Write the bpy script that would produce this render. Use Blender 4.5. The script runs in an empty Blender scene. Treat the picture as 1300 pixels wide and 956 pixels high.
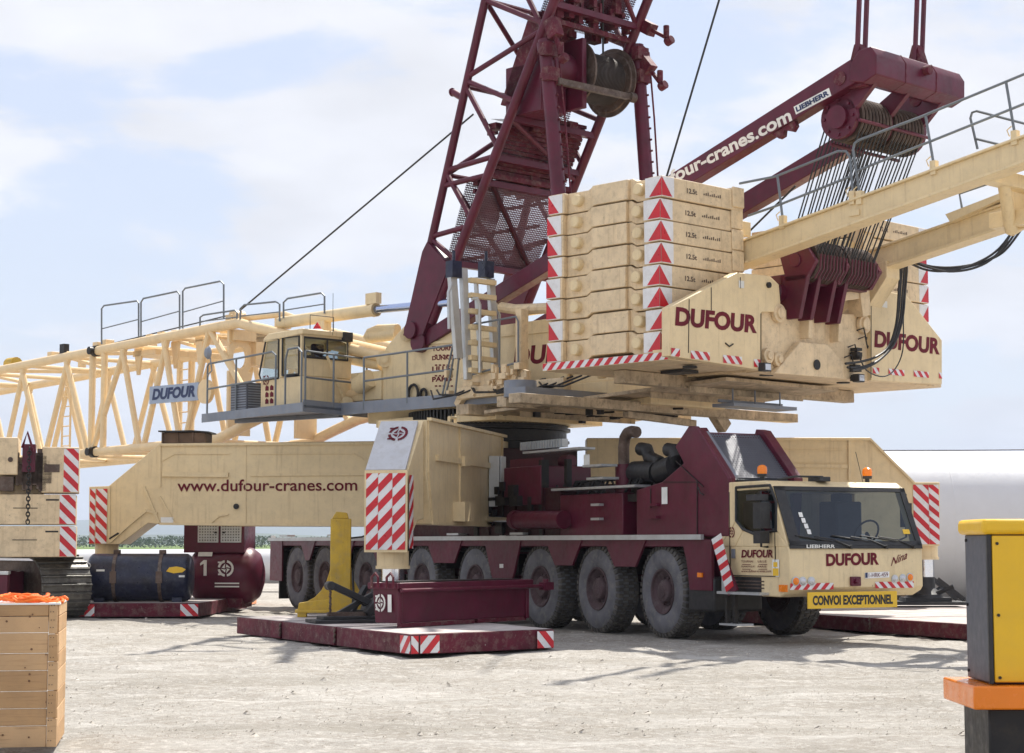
import bpy, bmesh, math, random
from mathutils import Vector, Matrix, noise
random.seed(7)
R = math.radians
# ---------------------------------------------------------------- camera model (survey of the photograph)
FPX, CX, CY, CAMH, HOR = 2400.0, 650.0, 478.0, 1.5, 690.0
TILT = math.atan((HOR-CY)/FPX)
CT, ST = math.cos(TILT), math.sin(TILT)
def ray(px, py):
    u = (px-CX)/FPX; v = (CY-py)/FPX
    return Vector((u, CT - v*ST, ST + v*CT))
CAM = Vector((0, 0, CAMH))
class Frame:
    """a yard frame: origin on the ground and heading; surveys real planes of the machine"""
    def __init__(s, ox, oy, ang, oz=0):
        s.o = Vector((ox, oy, oz)); s.a = ang
        s.ex = Vector((math.cos(ang), math.sin(ang), 0)); s.ey = Vector((-math.sin(ang), math.cos(ang), 0)); s.ez = Vector((0,0,1))
    def w(s, p): return s.o + s.ex*p[0] + s.ey*p[1] + s.ez*p[2]
    def l(s, P):
        d = P - s.o; return Vector((d.dot(s.ex), d.dot(s.ey), d.z))
    def _hit(s, px, py, n, c):
        d = ray(px, py); t = (c - (CAM - s.o).dot(n))/d.dot(n)
        return s.l(CAM + d*t)
    def X(s, px, py, x): return s._hit(px, py, s.ex, x)
    def Y(s, px, py, y): return s._hit(px, py, s.ey, y)
    def Z(s, px, py, z): return s._hit(px, py, s.ez, z)
W = Frame(0, 0, 0)
OX, OY = -0.48, 38.7
K = Frame(OX, OY, math.atan2(-.88, .476))         # carrier: x forward, y far side
S = Frame(OX, OY, R(134.0))                        # superstructure: x towards the boom, y near side
# ---------------------------------------------------------------- materials
def mat(name, base, rough=.5, metal=0., var=.12, vscale=3., dirt=.0, dirtcol=(.30,.26,.20), chips=0., chipcol=(.10,.07,.05), bump=0., bscale=40., spec=.5, streak=0., sdir=(7,7,.45), scol=None):
    m = bpy.data.materials.new(name); m.use_nodes = True
    nt = m.node_tree; N = nt.nodes; L = nt.links
    b = N['Principled BSDF']; b.inputs['Roughness'].default_value = rough; b.inputs['Metallic'].default_value = metal
    b.inputs['Specular IOR Level'].default_value = spec
    geo = N.new('ShaderNodeNewGeometry')
    def nz(scale, detail=5, rough_=.6, vec=None, dist=0):
        n = N.new('ShaderNodeTexNoise'); n.inputs['Scale'].default_value = scale; n.inputs['Detail'].default_value = detail
        n.inputs['Roughness'].default_value = rough_; n.inputs['Distortion'].default_value = dist
        L.new(vec or geo.outputs['Position'], n.inputs['Vector']); return n.outputs['Fac']
    def ramp(f, a, c, v0=0., v1=1.):
        r = N.new('ShaderNodeMapRange'); r.inputs['From Min'].default_value = a; r.inputs['From Max'].default_value = c
        r.inputs['To Min'].default_value = v0; r.inputs['To Max'].default_value = v1; L.new(f, r.inputs['Value']); return r.outputs['Result']
    def mix(f, a, c, bt='MIX'):
        x = N.new('ShaderNodeMix'); x.data_type = 'RGBA'; x.blend_type = bt
        if isinstance(f, float): x.inputs[0].default_value = f
        else: L.new(f, x.inputs[0])
        for i, q in ((6, a), (7, c)):
            if isinstance(q, tuple): x.inputs[i].default_value = (*q, 1) if len(q) == 3 else q
            else: L.new(q, x.inputs[i])
        return x.outputs[2]
    lo = tuple(c*(1-var) for c in base); hi = tuple(min(1, c*(1+var)) for c in base)
    col = mix(ramp(nz(vscale), .35, .65), lo, hi)
    if dirt > 0:
        col = mix(ramp(nz(vscale*2.7, 8, .7), .48, .72, 0, dirt), col, dirtcol)
    if streak > 0:
        mp = N.new('ShaderNodeMapping'); mp.inputs['Scale'].default_value = sdir; L.new(geo.outputs['Position'], mp.inputs['Vector'])
        col = mix(ramp(nz(1.6, 6, .65, mp.outputs['Vector']), .54, .76, 0, streak), col, scol or tuple(c*.42 for c in base))
    if chips > 0:
        col = mix(ramp(nz(16, 9, .75), .69-.09*chips, .71-.09*chips, 0, .85), col, chipcol)
    L.new(col, b.inputs['Base Color'])
    r = ramp(nz(vscale*4), .3, .7, max(.04, rough-.1), min(1, rough+.14)); L.new(r, b.inputs['Roughness'])
    if bump > 0:
        bp = N.new('ShaderNodeBump'); bp.inputs['Strength'].default_value = bump; bp.inputs['Distance'].default_value = .02
        L.new(nz(bscale, 6), bp.inputs['Height']); L.new(bp.outputs['Normal'], b.inputs['Normal'])
    return m
M = {}
M['cream'] = mat('cream_paint', (.74,.59,.35), .45, var=.05, dirt=.22, dirtcol=(.40,.31,.20), chips=.30, streak=.42, scol=(.33,.22,.12))
M['cream_w'] = mat('cream_paint_worn', (.72,.565,.36), .55, var=.09, scol=(.30,.19,.10), dirt=.5, dirtcol=(.33,.25,.16), chips=.55, streak=.45, bump=.12, bscale=18)
M['cream_b'] = mat('cream_boom_paint', (.78,.59,.34), .42, var=.05, dirt=.2, dirtcol=(.42,.31,.18), streak=.15)
M['red'] = mat('burgundy_paint', (.095,.008,.026), .38, spec=.4, var=.2, dirt=.35, dirtcol=(.075,.030,.030), chips=.15, chipcol=(.2,.17,.15), streak=.25)
M['red_w'] = mat('burgundy_paint_scuffed', (.10,.010,.023), .6, spec=.3, var=.25, dirt=.65, dirtcol=(.21,.15,.125), chips=.7, chipcol=(.36,.31,.27), bump=.15, bscale=25)
M['red_shade'] = mat('burgundy_painted_shade', (.040,.008,.012), .5, spec=.3, var=.3, dirt=.6, dirtcol=(.03,.025,.022), streak=.4)  # same burgundy paint, with the shade around the deck machinery put into its colour
M['dustred'] = mat('dusty_mat_top', (.46,.42,.40), .9, var=.2, dirt=.5, dirtcol=(.25,.15,.14), bump=.2)
M['text'] = mat('burgundy_lettering', (.13,.007,.018), .6, spec=.25, var=.15, chips=.25, chipcol=(.5,.38,.24))
M['textw'] = mat('white_lettering', (.72,.70,.66), .5, var=.06, chips=.3, chipcol=(.3,.1,.1))
M['textk'] = mat('black_lettering', (.015,.015,.018), .5)
M['textb'] = mat('navy_lettering', (.015,.03,.10), .5)
M['grey'] = mat('blue_grey_steel', (.21,.235,.285), .45, metal=.15, var=.1, dirt=.3, streak=.15)
M['alu'] = mat('aluminium', (.52,.54,.55), .4, metal=.55, var=.08, dirt=.25)
M['rail'] = mat('galvanised_rail', (.17,.19,.21), .5, metal=.3, var=.1)
M['chrome'] = mat('chromed_rod', (.75,.77,.82), .12, metal=1., var=.03)
M['chromeb'] = mat('blue_chromed_rod', (.42,.50,.72), .15, metal=.9, var=.03)
M['white'] = mat('white_paint', (.80,.80,.80), .4, var=.04, dirt=.15, dirtcol=(.5,.48,.44))
M['refl_w'] = mat('reflector_white', (.74,.74,.75), .35, var=.05, dirt=.35, dirtcol=(.45,.41,.36), chips=.2, chipcol=(.35,.28,.2))
M['refl_r'] = mat('reflector_red', (.55,.010,.022), .35, var=.12, dirt=.2, dirtcol=(.25,.06,.05), chips=.15, chipcol=(.6,.5,.45))
M['black'] = mat('black_plastic', (.018,.018,.020), .5, var=.2, dirt=.3, dirtcol=(.08,.07,.06))
M['dark'] = mat('greasy_dark_steel', (.016,.015,.016), .5, metal=.2, var=.3, dirt=.5, dirtcol=(.06,.045,.03))
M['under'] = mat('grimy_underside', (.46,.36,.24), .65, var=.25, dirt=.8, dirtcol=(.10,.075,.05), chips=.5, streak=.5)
M['board'] = mat('pale_blue_board', (.33,.40,.52), .5, var=.06, dirt=.2)
M['wound'] = mat('greasy_wound_rope', (.055,.042,.036), .55, metal=.2, var=.3)
M['cover'] = mat('pale_grey_cover', (.52,.53,.56), .5, var=.05, dirt=.3, streak=.25)
M['rust'] = mat('worn_brown_steel', (.11,.075,.06), .55, metal=.5, var=.3, dirt=.5, dirtcol=(.30,.26,.22))
M['rubber'] = mat('tyre_rubber', (.13,.13,.145), .85, var=.25, dirt=.8, dirtcol=(.23,.22,.20), bump=.25, bscale=60)
M['tread'] = mat('tyre_tread', (.075,.070,.063), .9, var=.3, dirt=.75, dirtcol=(.20,.18,.15))
M['rim'] = mat('dusty_burgundy_rim', (.075,.045,.050), .75, var=.25, dirt=.7, dirtcol=(.15,.12,.12))
M['rope'] = mat('steel_rope', (.035,.037,.04), .5, metal=.4, var=.2)
M['orange'] = mat('orange_lens', (.85,.22,.01), .2, var=.05)
M['lens'] = mat('lamp_glass', (.55,.55,.57), .1, metal=.5, var=.1)
M['yellow'] = mat('yellow_paint', (.78,.47,.015), .4, var=.04, dirt=.1, dirtcol=(.5,.34,.1))
M['yellow_w'] = mat('worn_yellow_paint', (.52,.34,.035), .55, var=.15, dirt=.5, dirtcol=(.33,.26,.13), chips=.5, chipcol=(.13,.09,.05), streak=.3)
M['signy'] = mat('sign_yellow', (.80,.50,.03), .45, var=.04)
M['machg'] = mat('slate_grey_panel', (.075,.080,.10), .5, var=.06)
M['navy'] = mat('dark_blue_drum', (.007,.010,.034), .35, var=.4, dirt=.6, dirtcol=(.06,.065,.09), chips=.35, chipcol=(.2,.2,.2))
M['tower'] = mat('white_tower_coating', (.62,.63,.66), .4, var=.02, dirt=.1, dirtcol=(.55,.55,.54))
M['wood'] = mat('pale_pine', (.56,.36,.19), .7, streak=.9, sdir=(.6,8,34), scol=(.33,.18,.08), var=.12, vscale=2, dirt=.35, dirtcol=(.40,.25,.13))
M['wood2'] = mat('pine_darker', (.46,.28,.135), .7, streak=.9, sdir=(.5,9,40), scol=(.25,.13,.06), var=.15, vscale=2, dirt=.35, dirtcol=(.33,.2,.1))
M['knot'] = mat('pine_knot', (.16,.08,.04), .7)
M['oldwood'] = mat('brown_planks', (.13,.08,.05), .8, var=.3)
M['orangef'] = mat('orange_webbing', (.85,.17,.02), .7, var=.15, bump=.4)
M['interior'] = mat('cab_interior', (.05,.055,.07), .7)
M['paper'] = mat('paper', (.75,.75,.72), .7)
M['track'] = mat('track_shoe_steel', (.13,.125,.115), .45, metal=.6, var=.3, dirt=.6, dirtcol=(.34,.32,.29), bump=.2)
M['lensr'] = mat('red_lens', (.5,.01,.02), .2)
def glass(name, tint, alpha):
    m = bpy.data.materials.new(name); m.use_nodes = True; nt = m.node_tree; N = nt.nodes; L = nt.links
    N.remove(N['Principled BSDF']); out = N['Material Output']
    g = N.new('ShaderNodeBsdfGlossy'); g.inputs['Roughness'].default_value = .02; g.inputs['Color'].default_value = (.9,.95,1,1)
    t = N.new('ShaderNodeBsdfTransparent'); t.inputs['Color'].default_value = (*tint, 1)
    f = N.new('ShaderNodeLayerWeight'); f.inputs['Blend'].default_value = .5; pw = N.new('ShaderNodeMath'); pw.operation = 'POWER'; pw.inputs[1].default_value = 4; L.new(f.outputs['Facing'], pw.inputs[0])
    a = N.new('ShaderNodeMath'); a.operation = 'MULTIPLY_ADD'; a.inputs[1].default_value = .8; a.inputs[2].default_value = alpha; L.new(pw.outputs[0], a.inputs[0])
    x = N.new('ShaderNodeMixShader'); L.new(a.outputs[0], x.inputs[0]); L.new(t.outputs[0], x.inputs[1]); L.new(g.outputs[0], x.inputs[2])
    L.new(x.outputs[0], out.inputs['Surface']); return m
M['glass'] = glass('tinted_glass', (.30,.37,.40), .06)
M['glassc'] = glass('clear_glass', (.72,.78,.78), .05)
def screen(name, base, hole, frac, rough=.5):
    """perforated sheet: real holes in a grid on the sheet (UV in metres)"""
    m = mat(name, base, rough, metal=.2); nt = m.node_tree; N = nt.nodes; L = nt.links
    uv = N.new('ShaderNodeUVMap'); sp = N.new('ShaderNodeSeparateXYZ'); L.new(uv.outputs[0], sp.inputs[0])
    def cell(o, ph):
        a = N.new('ShaderNodeMath'); a.operation = 'MULTIPLY'; a.inputs[1].default_value = 1/hole; L.new(o, a.inputs[0])
        f = N.new('ShaderNodeMath'); f.operation = 'PINGPONG'; f.inputs[1].default_value = .5; L.new(a.outputs[0], f.inputs[0])
        g = N.new('ShaderNodeMath'); g.operation = 'GREATER_THAN'; g.inputs[1].default_value = .5-frac/2; L.new(f.outputs[0], g.inputs[0]); return g.outputs[0]
    mu = N.new('ShaderNodeMath'); mu.operation = 'MULTIPLY'; L.new(cell(sp.outputs[0], 0), mu.inputs[0]); L.new(cell(sp.outputs[1], 0), mu.inputs[1])
    s = N.new('ShaderNodeMath'); s.operation = 'SUBTRACT'; s.inputs[0].default_value = 1; L.new(mu.outputs[0], s.inputs[1])
    L.new(s.outputs[0], N['Principled BSDF'].inputs['Alpha']); return m
M['screen'] = screen('perforated_burgundy_sheet', (.07,.014,.028), .045, .52)
M['screeng'] = screen('perforated_grey_sheet', (.11,.05,.075), .045, .48)
M['grille'] = screen('radiator_grille', (.10,.105,.13), .05, .5)
# ---------------------------------------------------------------- mesh builder
ALLOC = {}
def wl(o): return ALLOC.get(o.name, Vector((0,0,0))) if o else Vector((0,0,0))
_tc = {}
def textmesh(s, bold=.012, shear=0., space=1.):
    k = (s, bold, shear, space)
    if k in _tc: return _tc[k]
    cu = bpy.data.curves.new('tmp', 'FONT'); cu.body = s; cu.offset = bold; cu.shear = shear; cu.space_character = space; cu.resolution_u = 4
    o = bpy.data.objects.new('tmp', cu); bpy.context.scene.collection.objects.link(o); bpy.context.view_layer.update()
    me = bpy.data.meshes.new_from_object(o.evaluated_get(bpy.context.evaluated_depsgraph_get()))
    V = [tuple(v.co) for v in me.vertices]; F = [tuple(p.vertices) for p in me.polygons]
    bpy.data.objects.remove(o); bpy.data.curves.remove(cu); bpy.data.meshes.remove(me)
    _tc[k] = (V, F); return V, F
def clip(poly, a, b, c):      # keep a*x+b*y>=c
    out = []
    for i in range(len(poly)):
        p, q = poly[i], poly[(i+1) % len(poly)]
        dp, dq = a*p[0]+b*p[1]-c, a*q[0]+b*q[1]-c
        if dp >= 0: out.append(p)
        if (dp > 0 and dq < 0) or (dp < 0 and dq > 0):
            t = dp/(dp-dq); out.append((p[0]+(q[0]-p[0])*t, p[1]+(q[1]-p[1])*t))
    return out
class MB:
    def __init__(s, fr=W): s.V = []; s.F = []; s.m = []; s.fr = fr; s.uv = {}
    def v(s, *ps):
        i = len(s.V); s.V += [s.fr.w(p) for p in ps]; return i
    def f(s, idx, m=0): s.F.append(tuple(idx)); s.m.append(m)
    def hexa(s, p, m=0):
        i = s.v(*p)
        for q in ((0,1,2,3),(7,6,5,4),(0,4,5,1),(1,5,6,2),(2,6,7,3),(3,7,4,0)): s.f([i+k for k in q], m)
    def box(s, x0, x1, y0, y1, z0, z1, m=0):
        s.hexa([(x0,y0,z0),(x1,y0,z0),(x1,y1,z0),(x0,y1,z0),(x0,y0,z1),(x1,y0,z1),(x1,y1,z1),(x0,y1,z1)], m)
    def slab(s, pts, t, m=0):
        """polygon extruded by vector t (local)"""
        pts = [Vector(p) for p in pts]; t = Vector(t); n = len(pts); i = s.v(*pts); s.v(*[p+t for p in pts])
        s.f([i+k for k in range(n)], m); s.f([i+n+k for k in reversed(range(n))], m)
        for k in range(n): s.f((i+k, i+(k+1) % n, i+n+(k+1) % n, i+n+k), m)
    def quad(s, pts, m=0, uv=False):
        i = s.v(*pts); s.f(range(i, i+len(pts)), m)
        if uv:
            P = [Vector(p) for p in pts]; a = (P[1]-P[0]).normalized(); n = a.cross(P[2]-P[0]).normalized(); b = n.cross(a)
            s.uv[len(s.F)-1] = [((p-P[0]).dot(a), (p-P[0]).dot(b)) for p in P]
    def tube(s, a, b, r, n=10, r2=None, m=0):
        a, b = Vector(a), Vector(b); d = (b-a)
        if d.length < 1e-6: return
        d.normalize(); u = d.orthogonal().normalized(); w = d.cross(u); r2 = r if r2 is None else r2
        i = s.v(*[a+(u*math.cos(2*math.pi*k/n)+w*math.sin(2*math.pi*k/n))*r for k in range(n)])
        s.v(*[b+(u*math.cos(2*math.pi*k/n)+w*math.sin(2*math.pi*k/n))*r2 for k in range(n)])
        for k in range(n): s.f((i+k, i+(k+1) % n, i+n+(k+1) % n, i+n+k), m)
        s.f([i+k for k in reversed(range(n))], m); s.f([i+n+k for k in range(n)], m)
    def path(s, pts, r, n=7, m=0):
        pts = [Vector(p) for p in pts]; N = len(pts); rings = []
        d0 = (pts[1]-pts[0]).normalized(); u = d0.orthogonal().normalized()
        for j, p in enumerate(pts):
            d = ((pts[min(j+1, N-1)]-pts[max(j-1, 0)])).normalized(); u = (u - d*u.dot(d)).normalized(); w = d.cross(u)
            rings.append(s.v(*[p+(u*math.cos(2*math.pi*k/n)+w*math.sin(2*math.pi*k/n))*r for k in range(n)]))
        for j in range(N-1):
            for k in range(n): s.f((rings[j]+k, rings[j]+(k+1) % n, rings[j+1]+(k+1) % n, rings[j+1]+k), m)
        s.f([rings[0]+k for k in reversed(range(n))], m); s.f([rings[-1]+k for k in range(n)], m)
    def beam(s, a, b, w, h, up=(0,0,1), m=0):
        """rectangular bar from a to b; w across, h along up"""
        a, b, up = Vector(a), Vector(b), Vector(up); d = (b-a).normalized(); sd = d.cross(up).normalized()*w/2; u = sd.cross(d).normalized()*h/2
        s.hexa([a-sd-u, a+sd-u, a+sd+u, a-sd+u, b-sd-u, b+sd-u, b+sd+u, b-sd+u], m)
    def lathe(s, c, ax, prof, n=24, m=0, mats=None, caps=True):
        """profile [(radius, along)] round axis ax at c"""
        c, ax = Vector(c), Vector(ax).normalized(); u = ax.orthogonal().normalized(); w = ax.cross(u); rings = []
        for r, t in prof:
            rings.append(s.v(*[c+ax*t+(u*math.cos(2*math.pi*k/n)+w*math.sin(2*math.pi*k/n))*max(r, .0005) for k in range(n)]))
        for j in range(len(prof)-1):
            mm = mats[j] if mats else m
            for k in range(n): s.f((rings[j]+k, rings[j]+(k+1) % n, rings[j+1]+(k+1) % n, rings[j+1]+k), mm)
        if not caps: return
        s.f([rings[0]+k for k in reversed(range(n))], mats[0] if mats else m); s.f([rings[-1]+k for k in range(n)], mats[-1] if mats else m)
    def text(s, st, o, r, u, m=0, bold=.012, shear=0., lift=(0,0,0), space=1.):
        """lettering filling the parallelogram o, o+r, o+u"""
        V, F = textmesh(st, bold, shear, space); o, r, u, lift = Vector(o), Vector(r), Vector(u), Vector(lift)
        x0 = min(v[0] for v in V); x1 = max(v[0] for v in V); y0 = min(v[1] for v in V); y1 = max(v[1] for v in V)
        i = s.v(*[o+lift+r*((v[0]-x0)/(x1-x0))+u*((v[1]-y0)/(y1-y0)) for v in V])
        for f in F: s.f([i+k for k in f], m)
    def hatch(s, o, r, u, period=.2, sl=1, mw=0, mr=1, lift=.003, n=None, phase=0.):
        """white reflector plate with red diagonal bands"""
        o, r, u = Vector(o), Vector(r), Vector(u); a, b = r.length, u.length
        nn = Vector(n).normalized() if n else r.cross(u).normalized(); nn = nn*lift
        s.quad([o+nn, o+r+nn, o+r+u+nn, o+u+nn], mw)
        lo = min(0, -sl*b)-period; k = 0
        while lo+k*period < a+b+period:
            c0 = lo+(k+phase)*period; k += 1
            poly = clip([(0,0),(a,0),(a,b),(0,b)], 1, -sl, c0)
            if len(poly) > 2: poly = clip(poly, -1, sl, -(c0+period*.5))
            if len(poly) > 2: s.quad([o+nn*2+r*(x/a)+u*(y/b) for x, y in poly], mr)
    def emblem(s, o, r, u, m=0, lift=(0,0,0)):
        """round compass-like company mark within the parallelogram"""
        o, r, u, lift = Vector(o), Vector(r), Vector(u), Vector(lift)
        P = lambda x, y: o+lift+r*(x*.5+.5)+u*(y*.5+.5)
        def arc(a0, a1, r0, r1, k=8):
            for j in range(k):
                t0, t1 = R(a0+(a1-a0)*j/k), R(a0+(a1-a0)*(j+1)/k)
                s.quad([P(math.cos(t0)*r0, math.sin(t0)*r0), P(math.cos(t1)*r0, math.sin(t1)*r0), P(math.cos(t1)*r1, math.sin(t1)*r1), P(math.cos(t0)*r1, math.sin(t0)*r1)], m)
        arc(-80, 80, .72, 1.); arc(100, 172, .72, 1.); arc(188, 262, .72, 1.)
        s.quad([P(-1,.62), P(-.3,.62), P(-.3,.82), P(-1,.82)], m); s.quad([P(-.95,-.82), P(-.3,-.82), P(-.3,-.62), P(-.95,-.62)], m)
        for q in range(4):
            t = R(90*q); c, n = math.cos(t), math.sin(t)
            Q = lambda x, y: P(x*c-y*n, x*n+y*c)
            s.quad([Q(0,.06), Q(.10,.14), Q(.62,.05), Q(.5,.4), Q(.05,.16)][:3]+[Q(.08,.5)], m)
    def split(s, name, mats, parent=None, **kw):
        """every separate piece becomes an object of its own"""
        par = list(range(len(s.V)))
        def fd(a):
            while par[a] != a: par[a] = par[par[a]]; a = par[a]
            return a
        for f in s.F:
            for k in f[1:]: par[fd(k)] = fd(f[0])
        g = {}
        for f, m in zip(s.F, s.m): g.setdefault(fd(f[0]), []).append((f, m))
        out = []
        for fs in g.values():
            q = MB(W); mp = {}
            for f, m in fs:
                for k in f:
                    if k not in mp: mp[k] = len(q.V); q.V.append(s.V[k])
                q.f([mp[k] for k in f], m)
            out.append(q.build(name, mats, parent, **kw))
        return out
    def build(s, name, mats, parent=None, bevel=0, smooth=35, label=None, origin=None):
        if isinstance(mats, str): mats = [mats]
        lo = Vector([min(v[i] for v in s.V) for i in range(3)]); hi = Vector([max(v[i] for v in s.V) for i in range(3)])
        c = Vector(origin) if origin is not None else (Vector(((lo.x+hi.x)/2, (lo.y+hi.y)/2, lo.z)) if parent is None else (lo+hi)/2)
        me = bpy.data.meshes.new(name); me.from_pydata([tuple(v-c) for v in s.V], [], s.F)
        for m in mats: me.materials.append(M[m] if isinstance(m, str) else m)
        me.polygons.foreach_set('material_index', s.m)
        if s.uv:
            ul = me.uv_layers.new(name='UVMap')
            for fi, uvs in s.uv.items():
                for li, q in zip(me.polygons[fi].loop_indices, uvs): ul.data[li].uv = q
        bm = bmesh.new(); bm.from_mesh(me)
        if not s.uv: bmesh.ops.recalc_face_normals(bm, faces=bm.faces)
        bm.to_mesh(me); bm.free(); me.update()
        if smooth: me.shade_smooth(); me.set_sharp_from_angle(angle=R(smooth))
        o = bpy.data.objects.new(name, me); bpy.context.scene.collection.objects.link(o)
        if parent: o.parent = parent
        o.location = c - wl(parent); ALLOC[o.name] = c
        if bevel:
            md = o.modifiers.new('bevel', 'BEVEL'); md.width = bevel; md.segments = 2; md.limit_method = 'ANGLE'; md.angle_limit = R(40)
        if label: o['label'] = label
        return o
def thing(name, label, cat, loc, group=None, kind=None):
    o = bpy.data.objects.new(name, None); bpy.context.scene.collection.objects.link(o); o.location = loc; o.empty_display_size = .2
    o['label'] = label; o['category'] = cat; ALLOC[o.name] = Vector(loc)
    if group: o['group'] = group
    if kind: o['kind'] = kind
    return o
def part_empty(name, parent, loc):
    o = bpy.data.objects.new(name, None); bpy.context.scene.collection.objects.link(o); o.parent = parent; o.location = Vector(loc)-wl(parent)
    ALLOC[o.name] = Vector(loc); return o
def tag(o, label, cat, group=None, kind=None):
    o['label'] = label; o['category'] = cat
    if group: o['group'] = group
    if kind: o['kind'] = kind
    return o
def copy_tree(o, parent=None):
    c = o.copy(); bpy.context.scene.collection.objects.link(c); c.parent = parent
    for ch in list(o.children): copy_tree(ch, c)
    return c
def smooth(pts, n=5):
    P = [Vector(p) for p in pts]; out = []
    for i in range(len(P)-1):
        a, b, c, d = P[max(i-1,0)], P[i], P[i+1], P[min(i+2,len(P)-1)]
        for k in range(n):
            t = k/n; out.append(.5*((2*b)+(c-a)*t+(2*a-5*b+4*c-d)*t*t+(3*b-a-3*c+d)*t**3))
    return out+[P[-1]]
def lerp(a, b, t): return Vector(a)*(1-t)+Vector(b)*t
# ================================================================= THE CRANE
crane = thing('mobile_crane', 'huge cream and burgundy lattice boom mobile crane standing on outriggers, biggest machine here', 'crane', (OX, OY, 0))
def pl(fr, ax, c, pts): return [getattr(fr, ax)(x, y, c) for x, y in pts]
# ---------------------------------------------------------------- carrier chassis
ch = MB(K)
ch.box(-8.35, 9.6, -.75, .75, .85, 1.45)                       # frame rails
ch.box(-8.5, 9.75, -1.42, 1.42, 1.45, 1.57)                    # deck
chassis = ch.build('chassis', 'red', crane, bevel=.01)
b = MB(K); b.box(-8.52, 9.9, -1.50, -1.44, 1.56, 1.64); b.box(-8.52, 9.9, 1.44, 1.50, 1.56, 1.64)
b.split('deck_edge_rail', 'alu', chassis)
AX = [8.57, 6.53, 4.55, 2.01, -.35, -3.09, -5.36, -7.02]
# side skirt panels hanging between the wheels, V shaped
gaps = [(-8.5,-7.75,'e'), (-6.35,-6.0,'v'), (-4.7,-3.8,'v'), (-2.4,-1.05,'v'), (.35,1.35,'v'), (2.72,3.85,'w'), (5.2,5.9,'v'), (7.2,7.95,'v')]
for x0, x1, k in gaps:
    q = MB(K)
    for y in (-1.44, 1.40):
        if k == 'e': P = [(x0,y,1.56),(x1,y,1.56),(x1,y,.62),(x0-.02,y,.62)]
        elif k == 'w': P = [(x0-.15,y,1.56),(x1+.15,y,1.56),(x1-.12,y,.95),(x1-.3,y,.72),(x0+.3,y,.72),(x0+.12,y,.95)]
        else: P = [(x0-.28,y,1.56),(x1+.28,y,1.56),(x1-.05,y,1.12),(x0+.05,y,1.12)]
        q.slab(P, (0,.04,0))
    q.split('skirt_panel', 'red', chassis)
q = MB(K)
for y in (-1.44, 1.40): q.slab([(9.28,y,1.56),(10.1,y,1.56),(10.1,y,.78),(9.5,y,.78),(9.42,y,1.2)], (0,.05,0))
q.split('skirt_panel', 'red', chassis)
q = MB(K); q.box(-8.56,-8.5,-1.42,1.42,.62,1.56); q.build('rear_panel', 'red', chassis)
q = MB(K); q.box(-7.98,-7.94,-1.42,-.8,.2,1.4); q.build('mud_flap', 'black', chassis)
q = MB(K); q.box(9.42,10.12,-1.42,-.5,.45,.98); q.build('fuel_box', 'black', chassis, bevel=.04)
# hoses, pipes and underbody clutter along the frame
q = MB(K)
for i in range(38):
    x = random.uniform(-8,9); q.box(x, x+random.uniform(.1,.45), -1.15+random.uniform(0,.3), -.75, 1.0+random.uniform(-.1,.2), 1.3+random.uniform(0,.12))
for i in range(5): q.path([(-8+j*1.9, -1.25+.06*i+random.uniform(-.05,.05), 1.36+random.uniform(-.05,.05)) for j in range(10)], .018)
for x in AX: q.tube((x,-1.0,.75),(x,1.0,.75),.13,12)
q.build('axle_and_pipes', 'dark', chassis)
q = MB(K)
for px, py in ((603,661),(630,664),(655,668),(600,668)): pass
for x in (-7.9, -5, -2, 1, 3.6): q.box(x, x+.5, -1.45, -1.25, 1.66, 1.70)
q.split('deck_bracket', 'alu', chassis)
q = MB(K)                                                     # small white notices on the skirts
for px, py, w, h in ((634,685,8,5),(634,721,5,5),(648,685,8,5),(344,684,6,4)):
    a = K.Y(px,py,-1.447); b2 = K.Y(px+w,py,-1.447); c = K.Y(px,py-h,-1.447)
    q.quad([a, b2, b2+(c-a), c])
q.split('notice', 'paper', chassis)
q = MB(K); q.box(9.75,9.87,-1.47,-1.44,.98,1.05); q.build('side_marker_lamp', 'orange', chassis)
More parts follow.
